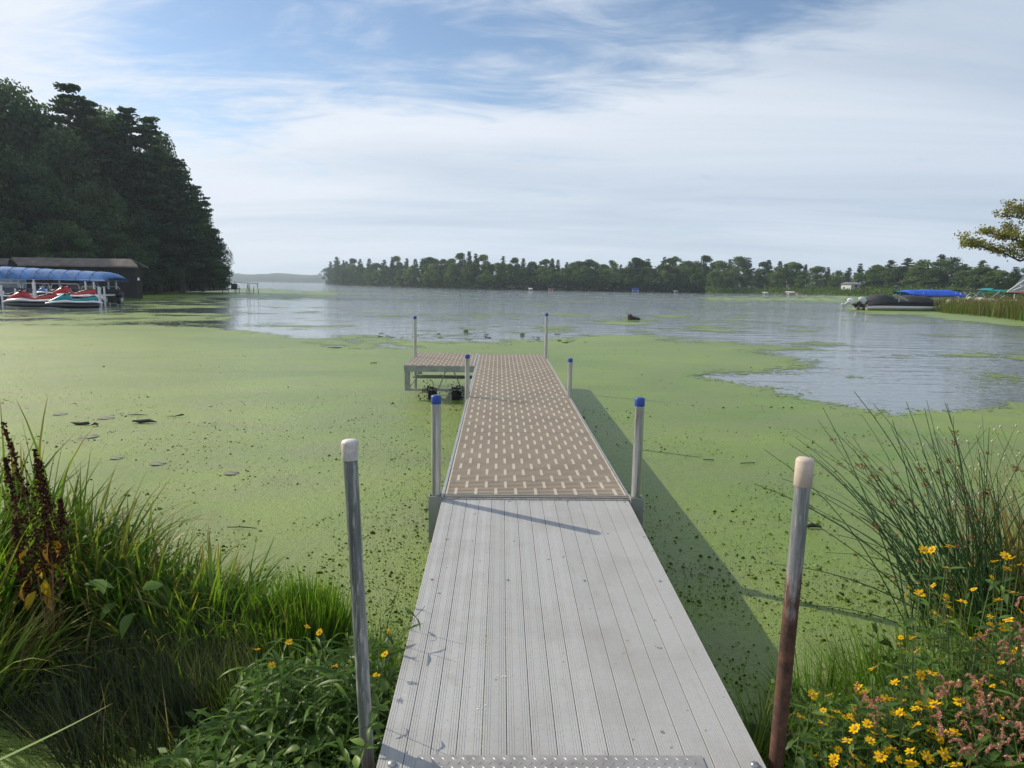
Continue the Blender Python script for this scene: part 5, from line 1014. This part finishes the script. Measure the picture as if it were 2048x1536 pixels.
for i in range(75):
    px = rp_.uniform(1590, 2200); py = rp_.uniform(1330, 1620); 
    if py < 1330 + max(0, (1760 - px)) * .35: py += 120
    z = zfl(min(py, 1536)) * rp_.uniform(.55, .92); p = at(px, py, z); b = np.array([p[0] + rp_.uniform(-.03, .06), p[1] + rp_.uniform(-.02, .06), 0]); b[2] = max(.0, float(gz(b[0], b[1]))) - .02
    plant('leafy_weed', b, p, 'leafy green weed without flowers on the right bank, ' + ('by the rusty post' if px < 1720 else ('middle of the bank' if px < 1900 else 'toward the right edge')), 'weed', 'leafy weeds on the right bank', nodes=7, ll=(.07, .13))
# pink smartweed
SPK = []
def spike_mesh(seed):
    r_ = np.random.default_rng(seed); n = 90; t = np.sort(r_.random(n)); x = t * .7; z = .55 * np.sin(t * 2.2) - .25 * t ** 2; C = np.stack([x, 0 * x, z], 1) + r_.normal(0, .045, (n, 3)) * (1.15 - t)[:, None]
    T = np.array([.46, .24, .19]) * r_.uniform(.6, 1.35, (n, 1)); V, Q, TT = leafcards(C, .075 * r_.uniform(.6, 1.2, n), T, .8, 0, r_); return npmesh('flower_spike', V, Q, PETAL, tint=TT)
SPK = [spike_mesh(i) for i in range(5)]
SP = [(980, 1060), (1060, 1040), (1140, 1030), (1160, 1080), (1140, 1170), (900, 1085), (850, 1110), (1210, 1170), (1110, 1230), (1170, 1250), (870, 1250), (960, 1280), (1000, 1400), (1090, 1340), (1160, 1400), (1060, 1430), (560, 1265), (540, 1130), (450, 1140), (1340, 850), (1370, 780), (1330, 920), (1370, 640), (1310, 1480), (1280, 1380), (1240, 1310), (1190, 830), (1380, 1070), (1370, 1250), (1100, 1480), (1390, 1400), (1330, 1200)]
for (cx, cy) in SP:
    px, py = 1560 + cx / 2.865, 1000 + cy / 2.865; z = zfl(py) + .03; p = at(px, py, z); b = np.array([p[0] + rp_.uniform(-.04, .08), p[1] + rp_.uniform(0, .08), 0]); b[2] = max(.0, float(gz(b[0], b[1]))) - .02
    t = plant('smartweed', b, p, 'smartweed with drooping pink spikes, ' + ('high up' if py < 1340 else 'at mid height' if py < 1410 else 'lower down' if py < 1470 else 'at the bottom') + (' by the right edge' if px > 1990 else ' right of the yellow flowers' if px > 1920 else ' among the yellow flowers'), 'smartweed', 'pink smartweed on the right bank', nodes=5, ll=(.09, .14), stemm=REDSTEM)
    for j in range(rp_.integers(2, 4)): link('flower_spike', SPK[rp_.integers(5)], t, loc=tuple(p - b + rp_.normal(0, .018, 3)), rot=(0, rp_.uniform(-.5, .3), rp_.uniform(0, 6.28)), scale=(rp_.uniform(.042, .062),) * 3)
# left weeds next to the ramp
FL = [(1573, 270), (1635, 297), (1313, 388), (1393, 467), (1713, 472), (1927, 517), (1988, 298), (1970, 410), (1480, 350)]
def zl(y): return float(np.interp(y, [1230, 1300, 1400, 1536], [.42, .42, .38, .34]))
for (cx, cy) in FL:
    px, py = cx / 2.56, 1150 + cy / 2.56; z = zl(py) + .05; p = at(px, py, z); b = np.array([p[0] + rp_.uniform(-.05, .02), p[1] + rp_.uniform(0, .06), 0]); b[2] = max(0, float(gz(b[0], b[1]))) - .02
    plant('bur_marigold', b, p - [0, 0, .02], 'leafy plant with a small yellow flower left of the ramp', 'flower', 'yellow flowers left of the ramp', nodes=7, leafs=LW, ll=(.11, .17), flowers=[(p, .017, face_sun())])
for i in range(95):
    px = rp_.uniform(400, 790); py = rp_.uniform(1240, 1600); lim = np.interp(px, [400, 480, 560, 700, 790], [1440, 1330, 1260, 1230, 1250])
    if py < lim: py = rp_.uniform(lim, 1600)
    z = zl(min(py, 1536)) * rp_.uniform(.7, 1.1); p = at(px, py, z)
    if p[0] > -.50 + .0178 * (p[1]) : p[0] = -.52 - rp_.uniform(0, .12)
    b = np.array([p[0] + rp_.uniform(-.1, .03), p[1] + rp_.uniform(-.03, .08), 0]); b[2] = max(0, float(gz(b[0], b[1]))) - .02
    wil = py < 1480
    plant('willow_leaved_weed' if wil else 'leafy_weed', b, p, (('narrow-leaved green weed left of the ramp, ' + ('behind the pipe post' if px > 690 else 'just left of the pipe post' if px > 620 else 'middle of the patch' if px > 540 else 'left part of the patch' if px > 470 else 'left end of the patch') + (', back' if py < 1340 else ', middle' if py < 1420 else ', front')) if wil else 'broad-leaved low weed by the foot of the white-capped post'), 'weed', 'narrow-leaved weeds left of the ramp' if wil else 'low weeds by the left post', nodes=7 if wil else 6, leafs=LW if wil else (LG + LR), ll=(.12, .20) if wil else (.06, .10))
# a few stems leaning over the ramp edge
for i, (px, py) in enumerate([(850, 1212), (830, 1240), (800, 1165), (760, 1240)]):
    p = at(px, py, .52); b = np.array([-.60, p[1] + .05, 0]); plant('willow_leaved_weed', b, p, ['narrow-leaved stem arching over the left edge of the ramp', 'second narrow-leaved stem touching the ramp edge', 'thin stem standing just outside the ramp edge', 'thin stem between post and ramp'][i], 'weed', 'narrow-leaved weeds left of the ramp', nodes=5, leafs=LW, ll=(.09, .13), start=.4)

for i, (px, py) in enumerate([(765, 1395), (752, 1425), (742, 1470), (772, 1360)]):
    p = at(px, py, .56); b = np.array([-.56, p[1] + .04, 0]); plant('leafy_weed', b, p, ['weed rising between the white-capped post and the ramp', 'broad-leaved weed touching the foot of the white-capped post', 'lowest weed at the near left corner of the ramp', 'weed standing a little behind the white-capped post'][i], 'weed', 'low weeds by the left post', nodes=7, leafs=LG + LR, ll=(.05, .08), start=.3)
# grasses ---------------------------------------------------------
def clump(px, py, n, rad, L, lean, droop, w, col, tipc, azm=None, azs=9, seg=6, z=None, r_=rp_, base=None):
    c = at(px, py, .05) if base is None else np.array([*base, 0.]); a = r_.uniform(0, 2 * pi, n); q = rad * np.sqrt(r_.random(n)); B = np.stack([c[0] + q * np.cos(a), c[1] + q * np.sin(a), 0 * q], 1); B[:, 2] = np.maximum(gz(B[:, 0], B[:, 1]), -.02) - .03
    az = np.where(r_.random(n) < .75, a, r_.uniform(0, 6.28, n)) if azm is None else r_.normal(azm, azs, n)
    T = np.array(col) * r_.uniform(.6, 1.35, (n, 1)); d = r_.random(n) < .10; T[d] = np.array([.24, .20, .09]) * r_.uniform(.6, 1.2, (d.sum(), 1)); tip = np.array(tipc) * r_.uniform(.6, 1.3, (n, 1))
    return ribbons(B, az, np.abs(r_.normal(0, lean, n)) + .02, r_.uniform(.1, 1, n) * droop, L * r_.uniform(.5, 1.05, n), w * 1.3 * r_.uniform(.6, 1.25, n), seg, T, tip, r_=r_)
def grass_obj(name, label, parts, cat='grass', kind='stuff', group=None):
    V, Q, T = merge(parts); return link(name, npmesh(name, V, Q, GRASS, tint=T), label=label, cat=cat, kind=kind, group=group)
G1 = (.088, .175, .024); G2 = (.155, .24, .032); G3 = (.045, .09, .020); TY = (.28, .24, .07); TB = (.16, .09, .05)
# sword-leaved tussock, each blade a part
def sword(px, py, n, L, label, lean=.12, w=.026, col=(.11, .20, .035), top=None, seed=0):
    r_ = np.random.default_rng(seed); c = at(px, py, .05); c[2] = max(0, float(gz(c[0], c[1]))) - .03; t = empty('sedge_tussock', tuple(c), label=label, cat='sedge', group='sedge tussocks at the left')
    for i in range(n):
        B = np.array([[r_.normal(0, .06), r_.normal(0, .06), 0.]]); k = r_.uniform(.6, 1.3); V, Q, T = ribbons(B, np.array([r_.uniform(0, 6.28)]), np.array([abs(r_.normal(0, lean))]), np.array([r_.uniform(0, .7) * (2 if r_.random() < .3 else 1)]), np.array([L * r_.uniform(.55, 1.05)]), np.array([w * r_.uniform(.6, 1.2)]), 7, np.array([col]) * k, np.array([[.20, .10, .05]]) * r_.uniform(.7, 1.2), r_=r_)
        link('blade', npmesh('blade', V, Q, GRASS, tint=T), t)
sword(85, 1190, 26, 1.02, 'tall sword-leaved sedge tussock behind the dark seed stalks', seed=1); sword(150, 1200, 24, .82, 'shorter sedge tussock right of the dark seed stalks', lean=.3, seed=2); sword(310, 1240, 16, .66, 'sparse upright sedge blades left of centre', lean=.2, seed=3); sword(230, 1225, 26, .74, 'sedge tussock with arching blades in the middle of the left grass bed', lean=.45, seed=5); sword(-10, 1210, 24, .9, 'sedge tussock cut by the left edge behind the dark seed stalks', lean=.3, seed=6); sword(370, 1265, 20, .5, 'short sedge tussock before the outermost blades', lean=.35, seed=7)
sword(420, 1250, 18, .56, 'outermost sedge blades at the right of the left grass bed', lean=.3, seed=4)
grass_obj('shore_grass', 'arching green grass of the left marsh bank', [
    clump(40, 1220, 231, .35, .72, .35, 1.5, 0.0159, G3, G1), clump(170, 1210, 286, .30, .72, .45, 1.9, 0.0145, G1, TY), clump(250, 1230, 209, .25, .55, .4, 1.6, 0.0145, G1, G2), clump(330, 1250, 231, .28, .50, .35, 1.5, 0.013, G1, TY), clump(420, 1265, 231, .25, .42, .35, 1.4, 0.0116, G1, G2),
    clump(490, 1280, 165, .20, .32, .35, 1.4, 0.0101, G1, G2), clump(120, 1270, 231, .4, .45, .4, 1.5, 0.0145, G3, G2), clump(260, 1290, 231, .4, .38, .4, 1.5, 0.013, G3, G1), clump(400, 1310, 231, .35, .34, .4, 1.5, 0.0116, G3, G1), clump(-120, 1250, 209, .5, .8, .3, 1.4, 0.0174, G3, G1)])
grass_obj('shore_grass', 'yellowish long grass leaning in from the lower left edge, with unseen clumps added for shade', [clump(-60, 1400, 200, .2, .62, .35, 1.8, .010, G2, TY, .7, .5), clump(0, 0, 420, .35, .95, .25, 1.0, .016, G1, G2, base=(-2.75, 3.1)), clump(0, 0, 320, .3, .9, .25, 1.0, .016, G1, G2, base=(-3.1, 2.75)), clump(30, 1330, 150, .2, .45, .4, 1.8, .009, G1, TY, .6, .6)])  # tall clumps at set bases are unseen, added to shade the pool
grass_obj('fine_grass', 'bright fine upright grass in the water left of the ramp', [clump(625, 1275, 700, .16, .30, .12, .4, .006, (.09, .19, .02), (.14, .24, .03)), clump(560, 1300, 500, .16, .27, .12, .45, .006, (.08, .16, .02), (.13, .22, .03)), clump(665, 1260, 400, .10, .30, .10, .35, .0045, (.14, .27, .03), (.18, .28, .05)), clump(560, 1400, 600, .25, .25, .15, .6, .004, G1, G2)])
grass_obj('matted_grass', 'matted thin stems coloured dark for shade, in the water at the lower left', [clump(300, 1420, 1500, .35, .38, .55, 1.3, .0038, (.025, .04, .015), (.045, .055, .02), 2.6, .7), clump(180, 1360, 1000, .35, .34, .6, 1.3, .0038, (.03, .045, .02), (.05, .06, .03), 2.8, .8), clump(430, 1380, 1000, .25, .36, .4, 1.0, .0038, (.05, .08, .025), (.07, .09, .03), 2.2, .7), clump(330, 1330, 900, .3, .35, .45, 1.1, .004, (.04, .065, .022), (.07, .09, .03), 2.2, .9)])  # shade over this water is put into the dark blade colours
grass_obj('shore_grass', 'low green grass among the weeds left of the ramp', [clump(560, 1560, 420, .25, .32, .4, 1.2, .006, G1, G2), clump(700, 1500, 320, .15, .30, .4, 1.2, .005, G1, G2), clump(760, 1330, 160, .07, .34, .3, 1.0, .004, G1, G2), clump(640, 1420, 320, .2, .34, .35, 1.2, .006, G1, G2), clump(0, 0, 500, .3, .30, .4, 1.2, .006, G1, G2, base=(-.85, 1.75))])
grass_obj('shore_grass', 'green grass on the right bank around the rusty post', [clump(0, 0, 240, .12, .34, .35, 1.2, .0045, G1, G2, base=(1.02, 2.35)), clump(0, 0, 300, .16, .36, .35, 1.2, .005, G1, TY, base=(1.12, 2.0)), clump(1650, 1400, 350, .22, .28, .3, 1.2, .0045, G1, G2), clump(1760, 1370, 350, .24, .30, .3, 1.2, .005, G1, G2), clump(0, 0, 120, .05, .42, .25, .8, .0035, G2, TY, base=(.88, 2.3)), clump(0, 0, 900, .5, .42, .35, 1.2, .007, G1, G2, base=(1.6, 1.9)), clump(0, 0, 900, .5, .50, .35, 1.2, .007, G3, G2, base=(2.3, 2.3)), clump(0, 0, 500, .35, .45, .35, 1.2, .007, G1, G2, base=(1.9, 2.7))])
grass_obj('shore_grass', 'reddish brown dry stalks and grass behind the rushes at the right edge', [clump(2110, 1270, 300, .3, .85, .2, .8, .007, (.18, .12, .05), (.26, .14, .06)), clump(2150, 1240, 300, .4, .95, .2, .7, .008, (.13, .14, .04), (.28, .20, .06)), clump(2010, 1290, 300, .3, .6, .25, 1.0, .008, G1, TY)])
# low leafy fill under the weeds
def fill(name, label, boxes, n, size, col, seed):
    r_ = np.random.default_rng(seed); Cs = []
    for (x0, x1, y0, y1, h) in boxes:
        x = r_.uniform(x0, x1, n); y = r_.uniform(y0, y1, n); g = np.maximum(gz(x, y), 0); Cs.append(np.stack([x, y, g + h * r_.random(n) ** 1.3], 1))
    C = np.concatenate(Cs); V, Q, T = leafcards(C, size * r_.uniform(.5, 1.3, len(C)), np.array(col) * r_.uniform(.5, 1.5, (len(C), 1)), .4, .45, r_); link(name, npmesh(name, V, Q, LEAF, tint=T), label=label, cat='ground cover', kind='stuff')
fill('ground_cover', 'low mixed leaves covering the right bank', [(1.0, 2.0, 1.2, 2.5, .26), (1.7, 3.2, 1.5, 3.1, .34), (2.5, 3.8, 2.4, 3.9, .45)], 3200, .030, (.07, .125, .03), 1)
fill('ground_cover', 'low mixed leaves left of the ramp', [(-1.25, -.62, 1.3, 2.5, .18), (-1.15, -.62, 2.3, 2.9, .16)], 2200, .026, (.075, .135, .035), 2)

# rushes at the right
def rushes():
    c = at(1965, 1255, .1); c[2] = max(0, float(gz(c[0], c[1]))) - .03; t = empty('rush_clump', tuple(c), label='big clump of dark green rushes arching out over the duckweed', cat='rushes'); r_ = np.random.default_rng(8)
    tuft = []
    for i in range(3):
        n = 26; C = r_.normal(0, .35, (n, 3)) * [1, 1, .6]; V, Q, T = leafcards(C, .35 * r_.uniform(.5, 1.1, n), np.array([.17, .10, .05]) * r_.uniform(.6, 1.3, (n, 1)), .35, 0, r_); tuft.append(npmesh('seed_tuft', V, Q, DRYSEED, tint=T))
    spec = []
    for i in range(200):
        az = r_.normal(pi - .1, .85) if r_.random() < .72 else r_.uniform(0, 6.28); spec.append((az, abs(r_.normal(.38, .22)), r_.uniform(.1, .75), r_.uniform(.75, 1.45)))
    spec += [(pi + .25, .55, .45, 1.5), (pi - .2, .75, .5, 1.45), (pi + .1, .95, .5, 1.35), (pi + .3, 1.0, .45, 1.3), (pi - .1, .35, .35, 1.55), (pi + .5, 1.05, .4, 1.2), (pi + .2, .85, .45, 1.45)]
    for (az, lean, droop, L) in spec:
        n = 9; th = lean + droop * np.linspace(0, 1, n) ** 1.4; ds = L / n; b = np.array([r_.normal(0, .13), r_.normal(0, .13), 0]); P = [b]
        for a in th: P.append(P[-1] + ds * np.array([sin(a) * cos(az), sin(a) * sin(az), cos(a)]))
        r0 = r_.uniform(.0032, .0056); mb = MB(); mb.tube(P, list(np.linspace(r0, r0 * .3, n + 1)), 4, cap=False); mb.obj('stem', RUSHM, t)
        if r_.random() < .38: 
            k = r_.uniform(.86, .97) * n; i0 = int(k); q = P[i0]; link('seed_tuft', tuft[r_.integers(3)], t, loc=tuple(q), scale=(r_.uniform(.018, .032),) * 3)
rushes()
# pale round seed heads on thin stems
def buttons():
    r_ = np.random.default_rng(15); c = at(2010, 1240, .1); t = empty('button_weed', tuple(c), label='thin stems with tiny pale round seed heads above the rushes', cat='weed')
    for i in range(46):
        px, py = r_.uniform(1830, 2060), r_.uniform(850, 1010); p = ptY(px, py, c[1] + r_.uniform(-.3, .3)) - c; b = np.array([r_.normal(0, .2), r_.normal(0, .15), 0]); stem_obj([b, (b + p) / 2 + [.03, 0, .05], p], .0016, REDSTEM, t); mb = MB(); mb.tube([p + [0, 0, -.006], p, p + [0, 0, .006]], [.003, .0065, .003], 7); mb.obj('seed_head', simple('pale_seed', (.45, .42, .30), .9) if i == 0 else bpy.data.materials['pale_seed'], t)
buttons()
# curly dock: dark brown seed stalks
def curly_dock():
    c = at(105, 1330, .05); c[2] = 0; t = empty('curly_dock', tuple(c), label='dead dark brown curly dock stalks with yellowed leaves at the left edge', cat='dock plant'); r_ = np.random.default_rng(6); Y = c[1]
    stalks = [[(105, 1330), (90, 1150), (55, 1000), (5, 845)], [(110, 1330), (75, 1150), (30, 1010), (10, 915)], [(108, 1330), (105, 1130), (85, 1010), (70, 900)], [(115, 1330), (120, 1180), (125, 1060), (120, 1000)], [(100, 1330), (60, 1200), (35, 1110), (30, 1040)], [(112, 1330), (100, 1150), (95, 1010), (80, 925)]]
    for st in stalks:
        P = [ptY(a, b, Y + r_.uniform(-.04, .04)) - c for a, b in st]; P[0][2] = min(P[0][2], -.02); stem_obj(P, .0045, REDSTEM, t)
        n = 620; u = r_.uniform(1.05, 3.0, n); i = np.minimum(u.astype(int), 2); f = (u - i)[:, None]; A = np.array(P); C = A[i] + (A[i + 1] - A[i]) * f; taper = np.clip((3.05 - u) * .9, .25, 1)[:, None]; whorl = (np.sin(u * 60) * .5 + .8)[:, None]; C = C + r_.normal(0, .021, (n, 3)) * taper * whorl
        T = np.array([.060, .026, .020]) * r_.uniform(.5, 1.7, (n, 1)); V, Q, TT = leafcards(C, .0075 * r_.uniform(.6, 1.3, n), T, .8, 0, r_); o = link('seed_cluster', npmesh('seed_cluster', V, Q, DRYSEED, tint=TT), t); o['kind'] = 'stuff'
    for k in range(15):
        px, py = r_.uniform(30, 110), r_.uniform(1075, 1200); p = ptY(px, py, Y - .02) - c; link('yellow_leaf', LY[k % 2], t, loc=tuple(p), rot=(r_.uniform(-.8, .8), r_.uniform(.2, 1.3), r_.uniform(0, 6.28)), scale=(r_.uniform(.06, .11),) * 3)
    for k in range(8):
        p = ptY(r_.uniform(60, 290), r_.uniform(1130, 1230), Y) - c; link('leaf', LR[k % 2], t, loc=tuple(p), rot=(r_.uniform(-.6, .6), r_.uniform(-.3, .8), r_.uniform(0, 6.28)), scale=(r_.uniform(.10, .16),) * 3)
curly_dock()
# lone pale blade low left
V, Q, T = ribbons(np.array([[*at(-60, 1500, .3)[:2], .22]]), np.array([.35]), np.array([1.25]), np.array([-.1]), np.array([.45]), np.array([.016]), 7, np.array([[.16, .26, .06]]), np.array([[.3, .3, .12]]), twist=np.array([.1]))
link('long_blade', npmesh('long_blade', V, Q, GRASS, tint=T), label='single long pale blade reaching in from the lower left edge', cat='grass')

# ------------------------------------------------------------------ air
mb = MB(); mb.box(-3200, 3200, -50, 3200, -2.2, 34); hz = mb.obj('haze', None or simple('tmp', (1, 1, 1)), kind='stuff')
hm = bpy.data.materials.new('haze_air'); hm.use_nodes = True; nt = hm.node_tree; nt.nodes.clear(); ho = nt.nodes.new('ShaderNodeOutputMaterial'); pv = nt.nodes.new('ShaderNodeVolumePrincipled'); pv.inputs['Color'].default_value = (.72, .86, 1, 1); pv.inputs['Density'].default_value = .0003; pv.inputs['Anisotropy'].default_value = .3
nt.links.new(pv.outputs[0], ho.inputs['Volume']); hz.data.materials.clear(); hz.data.materials.append(hm); hz['label'] = 'thin bluish air over the lake'; hz['category'] = 'haze'
